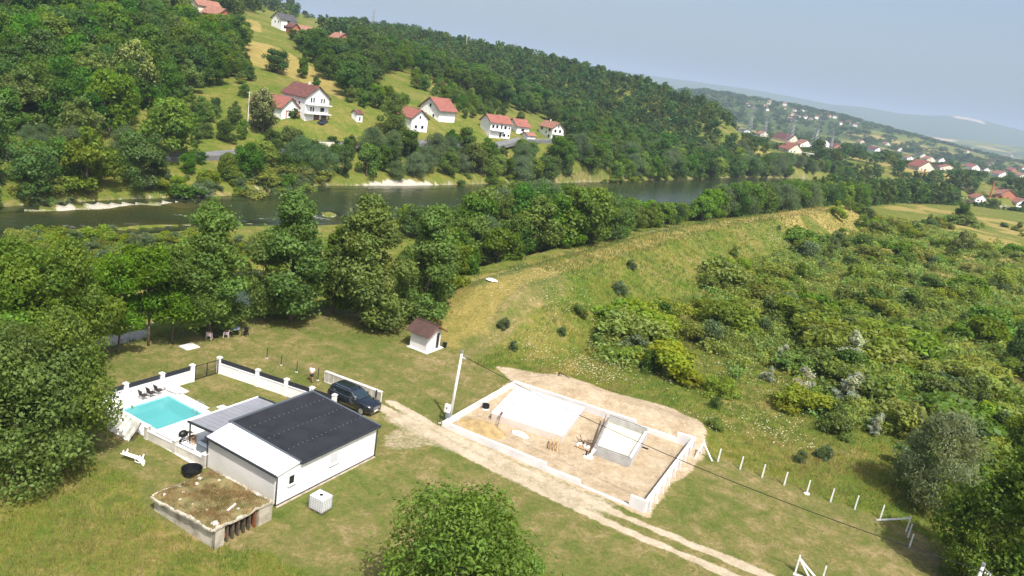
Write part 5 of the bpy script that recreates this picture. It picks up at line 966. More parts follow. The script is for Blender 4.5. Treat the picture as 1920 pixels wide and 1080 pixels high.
MB().loft([[(x0, -w_, z), (x1, -w_, z), (x1, w_, z), (x0, w_, z)] for x0, x1, w_, z in ((1.0, 3.9, .78, .95), (1.6, 3.6, .66, 1.4), (1.8, 3.4, .6, 1.45))]).build('cabin', glass, t)
for x in (.8, 3.3):
    for y in (-.8, .8): MB().tube([(x, y - .1, .3), (x, y + .1, .3)], .3, 12).build('wheel', black, t)
# ------------------------------------------------------------------ trees
def crown_np(seed, H, R, zb, npuff, nleaf, leaf, prof='oval', pr=(.17, .40), aspect=.62, upb=.25, col2=None, squash=.8, core=.55):
    g = np.random.default_rng(seed)
    def prf(h):
        if prof == 'oval': return np.sin(np.pi * np.clip(h, 0, 1) ** .72) ** .62
        if prof == 'tall': return np.sin(np.pi * np.clip(h * .93 + .05, 0, 1) ** .60) ** .75 * (1.12 - .42 * h)
        if prof == 'cone': return np.clip(1.05 - h, 0.03, 1) ** .9
        return np.sqrt(np.clip(1 - (h * 1.02 - .18) ** 2 / 1.0, 0, 1))           # dome
    hh = g.beta(1.25, 1.2, npuff); hh[: max(1, npuff // 12)] = g.uniform(.88, .98, max(1, npuff // 12)); an = g.uniform(0, 2 * np.pi, npuff) ; lob = 1 + .24 * np.sin(an * 2 + seed + 3 * hh) + .2 * np.sin(an * 3 + 2.1 * seed - 5 * hh)
    rad = R * prf(hh) * np.sqrt(g.uniform(.12, 1, npuff)) * .86 * lob
    C = np.stack([rad * np.cos(an), rad * np.sin(an), zb + hh * (H - zb) * .95], -1); PR = R * g.uniform(pr[0], pr[1], npuff) * (.62 + .5 * prf(hh))
    wts = PR ** 2; idx = g.choice(npuff, nleaf, p=wts / wts.sum()); d = g.normal(size=(nleaf, 3)); d /= np.linalg.norm(d, axis=1)[:, None]
    rr = PR[idx] * (core + (1 - core) * g.uniform(0, 1, nleaf) ** .6) * (1 + .34 * np.abs(g.normal(size=nleaf)) * (g.uniform(size=nleaf) < .22))
    P = C[idx] + d * rr[:, None] * [1, 1, squash]; k = P[:, 2] < zb * .7; P[k, 2] = zb * .7 + g.uniform(0, .4, k.sum())
    nrm = d * .75 + g.normal(size=(nleaf, 3)) * .55 + [0, 0, upb]; nrm /= np.linalg.norm(nrm, axis=1)[:, None]
    t1 = np.cross(nrm, g.normal(size=(nleaf, 3))); t1 /= np.linalg.norm(t1, axis=1)[:, None]; t2 = np.cross(nrm, t1)
    s = (leaf * g.uniform(.6, 1.35, nleaf))[:, None]; bend = nrm * s * .18
    Vv = np.stack([P - t1 * s * .5, P + t2 * s * aspect * .5 + bend * .5, P + t1 * s * .5 - bend, P - t2 * s * aspect * .5 + bend * .5], 1).reshape(-1, 3); F = np.arange(nleaf * 4).reshape(-1, 4)
    pv = g.uniform(.78, 1.18, npuff)[idx] * g.uniform(.78, 1.22, nleaf); yl = (g.normal(size=npuff)[idx] * .55 + g.normal(size=nleaf) * .5)
    T = np.stack([pv * (1 + .075 * yl), pv, pv * (1 - .10 * yl)], -1)
    if col2 is not None: q = g.uniform(size=nleaf) < col2[0] * (.3 + 1.2 * (P[:, 2] - zb) / (H - zb)); T[q] = np.array(col2[1]) * g.uniform(.8, 1.15, (q.sum(), 1))
    return Vv, F, np.repeat(T, 4, 0), C, PR
def trunk_mb(seed, H, zb, C, r0, nb=9, mb=None):
    g = random.Random(seed); m = mb or MB(); top = zb + (H - zb) * .72; wob = [(g.uniform(-.02, .02) * H * i / 4, g.uniform(-.02, .02) * H * i / 4) for i in range(5)]
    pts = [(wob[i][0], wob[i][1], -.5 + (top + .5) * i / 4) for i in range(5)]; m.tube(pts, [r0 * 1.25, r0, r0 * .8, r0 * .5, r0 * .2], 8)
    for i in range(min(nb, len(C))):
        c = C[i]; zs = max(zb * .7, min(top * .9, c[2] * .6)); f = (zs + .5) / (top + .5); ax = wob[int(min(4, f * 4))]
        mid = ((ax[0] + c[0]) * .5, (ax[1] + c[1]) * .5, (zs + c[2]) * .5 + .06 * H * g.uniform(-.3, 1)); m.tube([(ax[0], ax[1], zs), mid, tuple(c)], [r0 * .42, r0 * .28, r0 * .1], 5, False)
    return m
LM = dict(bigwillow=leafmat('leaf_big_willow', (.185, .225, .115), val=.0, hue=0), near=leafmat('leaf_near_green', (.124, .208, .024), val=.10, hue=.025), nearo=leafmat('leaf_near_olive', (.146, .212, .028), val=.10, hue=.025), brush=leafmat('leaf_brush', (.210, .258, .036), trans=.5, val=.2), brushd=leafmat('leaf_brush_dark', (.128, .190, .030), trans=.5, val=.2), green=leafmat('leaf_green', (.106, .186, .022)), dark=leafmat('leaf_dark_green', (.080, .150, .020)), yellow=leafmat('leaf_yellow_green', (.158, .240, .026)), olive=leafmat('leaf_olive', (.130, .194, .028)),
          silver=leafmat('leaf_silver', (.40, .45, .37), gloss=.4, val=.12), willow=leafmat('leaf_willow', (.132, .190, .080), val=.15), linden=leafmat('leaf_linden', (.085, .128, .040), val=.12), walnut=leafmat('leaf_walnut', (.160, .245, .024), val=.1), copper=leafmat('leaf_copper', (.055, .025, .025), val=.1), far=leafmat('leaf_far', (.080, .146, .024)))
class Tree: pass
PROTO = {}
def proto(key, kind, seed, H, R, zb, npuff, nleaf, leaf, prof='oval', r0=.2, **kw):
    T = Tree(); Vv, F, tt, C, PR = crown_np(seed, H, R, zb, npuff, nleaf, leaf, prof, **kw)
    T.crown = npmesh('crown_' + key, Vv, F, LM[kind], tint=tt); T.trunk = trunk_mb(seed, H, zb, C, r0).mesh('trunk_' + key, bark, smooth=True); T.H = H; T.R = R; PROTO[key] = T
    # the same tree joined into one mesh, for trees too small to show parts
    return T
proto('tall_a', 'near', 1, 14, 3.8, .9, 60, 21000, .33, 'tall', .2); proto('tall_b', 'nearo', 2, 14, 4.2, 1.4, 62, 21000, .33, 'tall', .22); proto('tall_y', 'yellow', 3, 11, 3.2, .8, 36, 9000, .34, 'oval', .15)
proto('broad_a', 'walnut', 4, 11, 5.0, 1.6, 58, 28000, .27, 'oval', .25, aspect=.42); proto('broad_b', 'near', 5, 11, 4.8, 1.0, 58, 24000, .30, 'dome', .24); proto('broad_c', 'nearo', 15, 12, 4.6, 1.2, 58, 24000, .31, 'oval', .24)
proto('willow_a', 'willow', 6, 8, 4.0, .4, 60, 15000, .34, 'oval', .2, aspect=.30); proto('stem_a', 'near', 51, 11, 3.3, 3.2, 44, 14000, .31, 'dome', .13); proto('big_willow', 'bigwillow', 6, 8, 3.6, .3, 64, 18000, .30, 'oval', .2, aspect=.32)
proto('silver_a', 'silver', 7, 5, 1.7, .5, 20, 4200, .26, 'tall', .07, upb=.1)
proto('linden_a', 'linden', 8, 12, 4.6, 1.0, 46, 10000, .50, 'oval', .25, col2=(.42, (4.4, 3.3, 3.6))); proto('spruce_a', 'dark', 9, 11, 3.0, .8, 50, 8000, .42, 'cone', .18)
for i, (k, pr_, H_, R_) in enumerate((('dark', 'oval', 13, 4.9), ('green', 'dome', 12, 5.2), ('dark', 'dome', 12, 5.4), ('olive', 'oval', 13, 4.6), ('green', 'oval', 12, 4.4), ('yellow', 'dome', 10, 4.4))):
    proto('forest_%d' % i, k, 20 + i, H_, R_, 1.2, 40, 5200, .62, pr_, .22)
for i, (k, H_, R_, ps) in enumerate((('brush', 2.4, 1.6, 'dome'), ('brush', 2.0, 1.7, 'dome'), ('yellow', 1.8, 1.5, 'dome'), ('brushd', 3.0, 1.8, 'oval'), ('willow', 3.2, 1.9, 'oval'), ('brush', 3.4, 1.5, 'tall'))):
    proto('shrub_%d' % i, k, 40 + i, H_, R_, .1, 22, 2600, .26, ps, .05)
rec = []
def put_tree(name, key, x, y, h, w_=1.0, label='', cat='tree', group=None, split=True, lean=None, z=None):
    T = PROTO[key]; s = h / T.H; zz = (h1(x, y) if z is None else z) - .1
    t = empty(name, (x, y, zz), rnd.uniform(0, 6.28), label, cat, group); t.scale = (s * w_, s * w_, s)
    if lean: t.rotation_euler = (lean[0], lean[1], t.rotation_euler.z)
    o = bpy.data.objects.new('trunk', T.trunk); link(o, t); o = bpy.data.objects.new('crown', T.crown); link(o, t); rec.append((x, y, h * T.R / T.H * w_)); return t
def px_tree(name, key, px, py, h, w_, label, group=None, D=None, cat='tree', lean=None):
    p = G(px, py) if D is None else far(px, py, D); return put_tree(name, key, p[0], p[1], h, w_, label, cat, group, lean=lean)
rnd.seed(21)
# near trees, one by one
px_tree('walnut_tree', 'broad_a', 838, 1236, 9.9, 1.22, 'bright green broadleaf tree cut by the bottom edge of the picture')
px_tree('broadleaf_tree', 'broad_b', 30, 892, 10.6, 1.0, 'big leafy tree at the left edge, in front of the pool sheets'); px_tree('broadleaf_tree', 'broad_c', 112, 852, 11.4, .8, 'leafy tree whose branches hang over the end of the pool'); px_tree('broadleaf_tree', 'broad_b', -60, 800, 11.5, 1.0, 'tree at the left edge behind the big front tree')
px_tree('broadleaf_tree', 'broad_c', 40, 720, 13, .95, 'large tree at the left edge rising before the side channel'); px_tree('broadleaf_tree', 'broad_c', 130, 690, 12.2, .8, 'tree left of the gravel patch on the bank')
px_tree('bank_tree', 'stem_a', 222, 664, 9.8, .9, 'leaning bank tree over the gravel patch', lean=(.0, -.12)); px_tree('bank_tree', 'stem_a', 278, 648, 10.4, 1.0, 'slim trunked bank tree right of the gravel patch'); px_tree('bank_tree', 'stem_a', 322, 643, 10.5, .9, 'bank tree with bare slanting trunk behind the garden gate')
px_tree('bank_tree', 'tall_a', 392, 629, 15.0, 1.12, 'tall dark bank tree above the pinkish chairs'); px_tree('bank_tree', 'tall_y', 494, 598, 11.0, .9, 'yellow-green bank tree left of the tallest group'); px_tree('bank_tree', 'tall_a', 543, 602, 16.0, 1.15, 'tall pointed bank tree right of the yellow-green one')
px_tree('bank_tree', 'tall_y', 625, 588, 11.5, .9, 'yellowish bank tree between two tall dark ones'); px_tree('bank_tree', 'tall_b', 680, 608, 16.2, 1.15, 'broad tall bank tree in the middle of the row'); px_tree('bank_tree', 'tall_a', 795, 594, 15.2, 1.12, 'tall dark bank tree behind the utility hut')
px_tree('bank_tree', 'tall_a', 748, 600, 9.5, .9, 'shorter bank tree squeezed beside the one behind the hut')
px_tree('willow_tree', 'big_willow', 1738, 946, 9.2, .95, 'big rounded grey-green willow beyond the white posts'); px_tree('broadleaf_tree', 'broad_c', 1862, 1105, 12.0, .95, 'loose leafy tree filling the bottom right corner'); px_tree('broadleaf_tree', 'tall_b', 1800, 1100, 7.0, .9, 'smaller tree hiding the slim pole at the bottom right'); px_tree('broadleaf_tree', 'broad_c', 1900, 905, 7.5, .95, 'leafy tree at the right edge above the corner tree')
px_tree('broadleaf_tree', 'forest_2', 1912, 690, 7.5, .9, 'dark round tree at the right edge of the overgrown field'); px_tree('broadleaf_tree', 'linden_a', 1800, 475, 7.5, .95, 'pale-flowered round tree in the far overgrown field'); px_tree('broadleaf_tree', 'forest_2', 1800, 418, 8.5, 1.0, 'dark round bush-like tree in the far open meadow')
for a, b, h_, w_, ln, l in ((1598, 705, 6.4, .85, (.0, .22), 'tallest silver-leaved poplar, leaning'), (1500, 748, 4.2, 1.1, None, 'silver-leaved poplar left of the leaning one'), (1588, 760, 4.6, 1.2, None, 'silver-leaved poplar below the leaning one'), (1462, 690, 3.6, .9, None, 'leftmost small silver-leaved poplar'), (1440, 715, 2.2, .9, None, 'lowest left silver-leaved poplar sapling'), (1640, 815, 2.8, 1.0, None, 'silver-leaved poplar nearest the willow'), (1700, 795, 3.0, .7, None, 'slim silver-leaved poplar behind the willow'), (1690, 560, 2.6, .9, None, 'silver-leaved sapling far right in the field'), (1835, 600, 3.6, .8, None, 'silvery sapling near the dark right edge tree')):
    px_tree('silver_poplar', 'silver_a', a, b, h_, w_, l, 'silver poplars in the field', lean=ln)
# across the river, by the houses
px_tree('linden_tree', 'linden_a', 492, 250, 12.5, .85, 'pale-flowered tree before the long white house'); px_tree('linden_tree', 'linden_a', 252, 180, 17, .95, 'large pale-flowered tree rising in the left forest', D=232); px_tree('spruce_tree', 'spruce_a', 568, 145, 10.5, .9, 'dark pointed tree at the meadow edge', D=300); px_tree('round_tree', 'forest_2', 518, 148, 8.5, 1.3, 'dark round tree left of the pointed tree', D=298); px_tree('round_tree', 'forest_4', 592, 160, 4.0, 1.0, 'small round bush behind the tall white house', D=288)
px_tree('linden_tree', 'linden_a', 681, 152, 8.5, .95, 'pale round tree with a dark shadow beneath it', D=330); px_tree('linden_tree', 'linden_a', 645, 135, 9, .8, 'pale-flowered tree left of the lone round one', D=345); px_tree('broadleaf_tree', 'tall_b', 735, 258, 14.5, 1.0, 'thin crowned tree before the half hidden white house'); px_tree('copper_tree', 'forest_5', 975, 232, 6, .9, 'dark tree between the balcony house and the rust-roofed house')
px_tree('fruit_tree', 'tall_y', 440, 235, 5.5, 1.2, 'low leafy fruit tree left of the pale pole'); px_tree('fruit_tree', 'forest_4', 552, 222, 3.2, 1.1, 'round bush beside the carport'); px_tree('fruit_tree', 'forest_2', 622, 282, 4.2, 1.0, 'dark round bush at the end of the far lawn'); px_tree('linden_tree', 'linden_a', 1516, 275, 10, .9, 'pale-flowered tree among the village roofs'); px_tree('linden_tree', 'linden_a', 1598, 290, 9, .9, 'pale-flowered tree at the edge of the village field'); px_tree('linden_tree', 'linden_a', 904, 178, 11, .8, 'pale tree at the forest edge above the orchard', D=385); px_tree('broadleaf_tree', 'forest_2', 1660, 290, 10, 1.1, 'dark tree in the village field')
# ---- scattered trees
def proj(x, y, z):
    v0, v1, v2 = x, y, z - EYE; f = v1 * _fw[1] + v2 * _fw[2]; f = np.where(f < 1, 1, f)
    return 960 + FOC * (v0 * _R[0] + v1 * _R[1] + v2 * _R[2]) / f, 540 - FOC * (v0 * _U[0] + v1 * _U[1] + v2 * _U[2]) / f
g = np.random.default_rng(11)
N0 = 60000; b_ = np.radians(g.uniform(-39, 42, N0)); r_ = np.sqrt(g.uniform(150 ** 2, 1150 ** 2, N0)); half = N0 // 2; r_[:half] = np.sqrt(g.uniform(150 ** 2, 520 ** 2, half))
X = r_ * np.sin(b_); Y = r_ * np.cos(b_); Z = hq(X, Y); PX, PY = proj(X, Y, Z); TX, TY = proj(X, Y, Z + 11)
dF_ = polyline(X, Y, FB); dL_ = -polyline(X, Y, LE); dN_ = -polyline(X, Y, NB)
def inpx(l): return polygon(PX, PY, l) > 0
F1 = inpx([(-200, -200), (250, -200), (440, 10), (452, 70), (440, 130), (405, 165), (370, 190), (345, 205), (250, 215), (205, 250), (215, 285), (330, 300), (320, 345), (-200, 420)])
F2 = inpx([(540, 72), (600, 70), (660, 50), (780, 20), (900, 60), (1100, 100), (1300, 150), (1450, 200), (1435, 250), (1400, 300), (1080, 320), (1065, 250), (1010, 215), (905, 196), (868, 172), (770, 134), (705, 146), (690, 172), (655, 186), (600, 136), (560, 92)])
F2b = inpx([(420, -30), (800, -30), (800, 48), (640, 45), (520, 30), (440, 20)]) & (r_ > 480) & (fbm(X, Y, 60, 3) > .38)
F3 = (dF_ > 2.5) & (dF_ < 30) & ~inpx([(330, 240), (470, 240), (470, 282), (330, 285)]) & ~inpx([(520, 200), (668, 200), (668, 285), (600, 272), (520, 250)]) & ((dF_ < 19) | (dF_ > 25)) & ~inpx([(880, 225), (1065, 225), (1065, 268), (940, 275), (880, 262)])
F3 &= ~((PX > 330) & (PX < 600) & (dF_ < 7)) & ~((PX < 420) & (dF_ < 8)) & ~((PX > 600) & (PX < 880) & (dF_ < 6)) & ~((PX > 1400) & (fbm(X, Y, 30, 8) < .40))
F4 = (dL_ < -1.5) & (dN_ > 1.5) & (PX > 835) & (PX < 2000) & (dL_ > -np.interp(PX, [835, 950, 1080, 1200, 1350, 1500, 1700], [36, 30, 18, 14, 14, 25, 40]))
F4 |= (dL_ < -1.5) & (dN_ > 3) & (PX > 700) & (PX <= 835)
F5 = (dF_ > 30) & (PX > 1400) & (r_ > 430) & (fbm(X, Y, 45, 13) > .55) & ~inpx([(1545, 300), (1640, 292), (1700, 330), (1600, 320)]) & ~inpx([(1440, 248), (1700, 270), (1700, 292), (1440, 272)])
F5 |= (dF_ < -1e9) | ((dL_ > 30) & (PX > 1590) & (PX < 1960) & (PY < 402) & (r_ > 280) & (fbm(X, Y, 30, 14) > .40) & ~inpx([(1690, 372), (1800, 372), (1925, 392), (1925, 430), (1690, 420)]))
F6 = (r_ > 200) & (r_ < 420) & ((inpx([(330, 190), (470, 150), (482, 205), (430, 250), (330, 255)]) & (fbm(X, Y, 12, 33) > .45)) | inpx([(618, 196), (700, 172), (760, 200), (800, 225), (690, 238), (650, 222)]) | inpx([(762, 136), (905, 190), (965, 218), (890, 226), (850, 196), (780, 168)]) | inpx([(440, 110), (470, 120), (470, 150), (430, 165)]) | inpx([(600, 205), (700, 215), (720, 240), (650, 250), (632, 232)]) | inpx([(852, 205), (905, 215), (900, 240), (840, 235)]) | inpx([(330, 250), (470, 235), (470, 262), (330, 275)]))
kindc = np.where(F4, 4, np.where(F3, 3, np.where(F1, 1, np.where(F2, 2, np.where(F2b, 6, np.where(F6, 7, np.where(F5, 5, 0)))))))
keep = (kindc > 0) & (PX > -120) & (PX < 2040) & (TY > -160) & (TY < 1100)
idx = np.nonzero(keep)[0]; cell = {}; sel = []
hs = {}
for o in bpy.data.objects:
    if o.parent is None and (o.get('category') == 'house'): hs[o.name] = (o.location.x, o.location.y)
hsl = list(hs.values()); reclist = list(rec)
for i in idx:
    d = {1: 5.6, 2: 6.2, 3: 4.6, 4: 4.2, 5: 6.5, 6: 9, 7: 3.9}[int(kindc[i])] * (1 + max(0, r_[i] - 300) / 900)
    cx, cy_ = int(X[i] // 12), int(Y[i] // 12); bad = False
    for a in (-1, 0, 1):
        for b2 in (-1, 0, 1):
            for (x2, y2, d2) in cell.get((cx + a, cy_ + b2), ()):
                if (x2 - X[i]) ** 2 + (y2 - Y[i]) ** 2 < max(d, d2) ** 2: bad = True; break
            if bad: break
        if bad: break
    if bad: continue
    if any((hx - X[i]) ** 2 + (hy - Y[i]) ** 2 < 13 ** 2 for hx, hy in hsl): continue
    if any((hx - X[i]) ** 2 + (hy - Y[i]) ** 2 < 3.5 ** 2 for hx, hy, _q in reclist): continue
    cell.setdefault((cx, cy_), []).append((X[i], Y[i], d)); sel.append(i)
sel = np.array(sel)
# what the photograph can show: drop trees hidden behind the hill
tops = Z[sel] + 11
def visible(x, y, z):
    n = 40; ok_ = np.ones(len(x), bool)
    for f in np.linspace(.15, .97, n): ok_ &= (EYE + (z - EYE) * f) > hq(x * f, y * f) + (0 if f < .5 else 2.0)
    return ok_
vis = visible(X[sel], Y[sel], tops); sel = sel[vis]
order = sel[np.argsort(r_[sel])]
cnt = {}; rest = []
SKIP = ('half hidden', 'behind the pale-flowered', 'half seen', 'shed', 'annex')
prot = []
for (hpx, hpy, he, hr, hgx, hgy, hr_, hp, hl) in PROT:
    if any(k in hl for k in SKIP): continue
    a_, b_1 = proj(np.array([hp[0]]), np.array([hp[1]]), np.array([hp[2] + he * .30])); prot.append((hpx - FOC * hgy * .62 / hr_, hpx + FOC * hgx * .85 / hr_, float(b_1[0]), hr_))
def cap(x, y, z, r, h, rad_):
    """lower a tree that would stand in front of a house the photograph shows"""
    q, _ = proj(np.array([x]), np.array([y]), np.array([z + h * .7])); q = q[0]; e = FOC * rad_ / r
    for x0, x1, ym, hr_ in prot:
        if r < hr_ + 4 and q + e > x0 and q - e < x1:
            while h > 2.2 and proj(np.array([x]), np.array([y]), np.array([z + h]))[1][0] < ym: h -= .6
    return h
def near_cap(x, y, z, h):
    while h > 3.0:
        a_, b_1 = proj(np.array([x]), np.array([y]), np.array([z + h]))
        if b_1[0] >= np.interp(a_[0], [820, 860, 900, 930, 970, 1040, 1090, 1140, 1200, 1270, 1310, 1350, 1420, 1500, 1560, 1700], [385, 400, 368, 352, 348, 332, 350, 362, 378, 382, 384, 348, 345, 338, 345, 345]) - 2: return h
        h -= .5
    return h
def bank_cap(x, y, z, h):
    while h > 3.0:
        a_, b_1 = proj(np.array([x]), np.array([y]), np.array([z + h]))
        if b_1[0] >= np.interp(a_[0], [250, 300, 350, 440, 480, 540, 600, 640, 690, 800, 860, 900, 950, 1060, 1150, 1300, 1400, 1480, 1550, 1650, 1720, 1800, 1900], [230, 285, 282, 282, 245, 235, 268, 262, 235, 232, 225, 252, 262, 250, 250, 245, 246, 285, 300, 302, 330, 328, 345]): return h
        h -= .5
    return h
LAB = {1: ('forest_tree', 'leafy tree of the dense forest on the left hillside', 'trees of the left hillside forest'), 2: ('hillside_tree', 'leafy tree of the wooded hill behind the white houses', 'trees of the wooded hill'), 3: ('far_bank_tree', 'leafy tree lining the far bank of the river', 'trees along the far river bank'), 4: ('levee_tree', 'leafy tree between the river and the grassy embankment', 'trees between river and embankment'), 5: ('village_tree', 'leafy tree standing among the village houses and fields', 'trees around the village'), 7: ('orchard_tree', 'small tree on the grassy slope around the white houses', 'small trees on the grassy slope'), 6: ('ridge_tree', 'tree on the far ridge', 'trees on the far ridge')}
LOOK = dict(forest_0='dark tall', forest_1='mid-green spreading', forest_2='dark rounded', forest_3='olive tall', forest_4='mid-green oval', forest_5='yellow-green', willow_a='grey-green willow-like', tall_b='olive slender', shrub_0='mid-green', shrub_1='olive', shrub_2='yellow-green', shrub_3='dark', shrub_4='grey-green', shrub_5='upright olive')
LIM = {1: 230, 2: 230, 3: 220, 4: 160, 5: 130, 6: 0, 7: 120}
for i in order:
    k = int(kindc[i]); cnt[k] = cnt.get(k, 0) + 1
    if cnt[k] > LIM[k] or r_[i] > 620: rest.append(i); continue
    nm, lb, gp = LAB[k]
    if k == 1: key = rnd.choice(['forest_0', 'forest_1', 'forest_1', 'forest_2', 'forest_3', 'forest_4', 'forest_5']); hh = rnd.uniform(9.5, 14.5)
    elif k == 2: key = rnd.choice(['forest_0', 'forest_2', 'forest_2', 'forest_3', 'forest_4']); hh = rnd.uniform(10, 14)
    elif k == 3: key = rnd.choice(['forest_0', 'forest_1', 'forest_2', 'forest_3', 'forest_4', 'forest_5', 'willow_a', 'willow_a']); hh = rnd.uniform(5.5, 10.5) if X[i] < -5 else rnd.uniform(7, 12)
    elif k == 4: key = rnd.choice(['forest_1', 'forest_3', 'forest_4', 'forest_5', 'forest_5', 'forest_2', 'willow_a', 'tall_b']); hh = rnd.uniform(8.5, 12.5) if r_[i] < 300 else rnd.uniform(7, 10.5)
    elif k == 7: key = rnd.choice(['forest_1', 'forest_4', 'forest_5', 'forest_3']); hh = rnd.uniform(2.8, 6.2)
    else: key = rnd.choice(['forest_1', 'forest_2', 'forest_3', 'forest_4']); hh = rnd.uniform(5.5, 10)
    if k == 4: hh = near_cap(X[i], Y[i], Z[i], hh + 2)
    if k == 3: hh = bank_cap(X[i], Y[i], Z[i], hh)
    if k in (1, 2, 3, 5, 7): hh = cap(X[i], Y[i], Z[i], r_[i], hh, hh * .38)
    if hh < 2.3: continue
    lb = LOOK[key] + ' ' + lb
    put_tree(nm, key, float(X[i]), float(Y[i]), hh, rnd.uniform(.8, 1.12), lb, 'tree', gp, z=float(Z[i]))
print('individual', {k: min(v, LIM[k]) for k, v in cnt.items()}, 'rest', len(rest))
for a_, b_0, h_, k_, l_ in ((846, 548, 9.5, 'forest_3', 'olive tree where the tree belt meets the embankment end'), (868, 514, 9.5, 'forest_4', 'mid-green tree second from the embankment end in the belt'), (892, 503, 9.0, 'forest_5', 'yellow-green tree third from the embankment end in the belt'), (918, 496, 9.0, 'willow_a', 'grey-green willow at the embankment edge near its end'), (950, 488, 8.0, 'forest_5', 'yellow-green tree right of the willow at the embankment edge'), (978, 480, 8.5, 'forest_1', 'mid-green tree before the tallest of the embankment belt'), (1010, 472, 8.5, 'willow_a', 'second grey-green willow along the embankment edge')):
    p_ = G(a_, b_0); put_tree('levee_tree', k_, p_[0] - 1.5, p_[1] + 1.5, near_cap(p_[0], p_[1], p_[2], h_), 1.05, l_, 'tree', 'trees between river and embankment')
# the rest of the wood, far off: one mass
fv, ff, ft = [], [], []; lows = [crown_np(90 + i, 12, 5.0, .8, 22, 330, 1.55, p_, core=.6) for i, p_ in enumerate(('oval', 'dome', 'dome', 'oval'))]
off = 0
def add_low(x, y, z, s, w_):
    global off
    Vv, F, T, _c, _p = lows[rnd.randrange(4)]; a = rnd.uniform(0, 6.28); c, s_ = math.cos(a), math.sin(a); q = Vv.copy(); q[:, 0], q[:, 1] = c * Vv[:, 0] - s_ * Vv[:, 1], s_ * Vv[:, 0] + c * Vv[:, 1]
    fv.append(q * [s * w_, s * w_, s] + [x, y, z - .5]); ff.append(F + off); off += len(Vv); v = rnd.uniform(.65, 1.4); yl = rnd.gauss(0, .16); ft.append(T * [v * (1 + yl), v, v * (1 - yl * .5)])
for i in rest:
    s_h = cap(X[i], Y[i], Z[i], r_[i], rnd.uniform(9, 13.8), 5)
    if s_h > 3: add_low(X[i], Y[i], Z[i], s_h / 12, rnd.uniform(.9, 1.25) * (1 if s_h > 7 else 1.4))
N1 = 9000; b_ = np.radians(g.uniform(2, 41, N1)); r1 = np.sqrt(g.uniform(620 ** 2, 3000 ** 2, N1)); x1 = r1 * np.sin(b_); y1 = r1 * np.cos(b_); z1 = hq(x1, y1); blk1 = vnoise(x1 + .45 * y1, (y1 - .45 * x1) * .35, 55, 131)
k1 = ((blk1 < .56) & (fbm(x1, y1, 120, 17) > .40) | (r1 > 1900) & (fbm(x1, y1, 420, 141) > .40)) & visible(x1, y1, z1 + 10)
s1 = np.nonzero(k1)[0][:1500]
for i in s1:
    f = 1 + r1[i] / 2200; s_h = cap(x1[i], y1[i], z1[i], r1[i], rnd.uniform(8, 12), 6)
    if s_h > 3.5: add_low(x1[i], y1[i], z1[i], s_h / 12, f * rnd.uniform(.9, 1.5))
wd = link(bpy.data.objects.new('distant_woodland', npmesh('distant_woodland', np.concatenate(fv), np.concatenate(ff), LM['far'], tint=np.concatenate(ft)))); tag(wd, 'far-off green woodland covering the ridge and plain', kind='stuff')
# ---- shrubs in the overgrown field, on the embankment and along the water
def shrub(x, y, h, key, label, group, w_=1.0, name='shrub'):
    T = PROTO[key]; o = bpy.data.objects.new(name, T.crown); link(o); s = h / T.H; o.location = (x, y, h1(x, y) - .1 * h); o.scale = (s * w_, s * w_, s); o.rotation_euler = (0, 0, rnd.uniform(0, 6.28)); tag(o, label, 'shrub', group)
FIELD = [(1115, 672), (1160, 625), (1230, 603), (1290, 565), (1370, 508), (1430, 482), (1510, 446), (1590, 412), (1700, 412), (1940, 425), (1960, 1000), (1800, 965), (1690, 815), (1600, 805), (1500, 770), (1330, 705), (1290, 725), (1200, 690)]
n_ = 0; tried = 0; pts = []
while n_ < 290 and tried < 6000:
    tried += 1; px, py = rnd.uniform(1100, 1950), 400 + 600 * rnd.random() ** 1.4
    if polygon(np.array([px]), np.array([py]), FIELD)[0] < 0: continue
    p = flat(px, py, 0); dens = float(fbm(p[0], p[1], 9, 23))
    if dens < .45 or (1430 < px < 1500 and 470 < py < 520): continue
    if any((p[0] - a) ** 2 + (p[1] - b) ** 2 < (1.2 + .007 * math.hypot(*p[:2])) ** 2 for a, b in pts): continue
    pts.append((p[0], p[1])); n_ += 1
    h_ = rnd.uniform(1.5, 3.2) * (.75 + (dens - .44) * 5); key = 'shrub_%d' % rnd.choice([0, 0, 1, 1, 2, 2, 3, 4, 5]); shrub(p[0], p[1], min(h_, 4.8), key, LOOK[key] + ' wild shrub in the overgrown field right of the embankment', 'shrubs of the overgrown field', rnd.uniform(.9, 1.5), 'field_shrub')
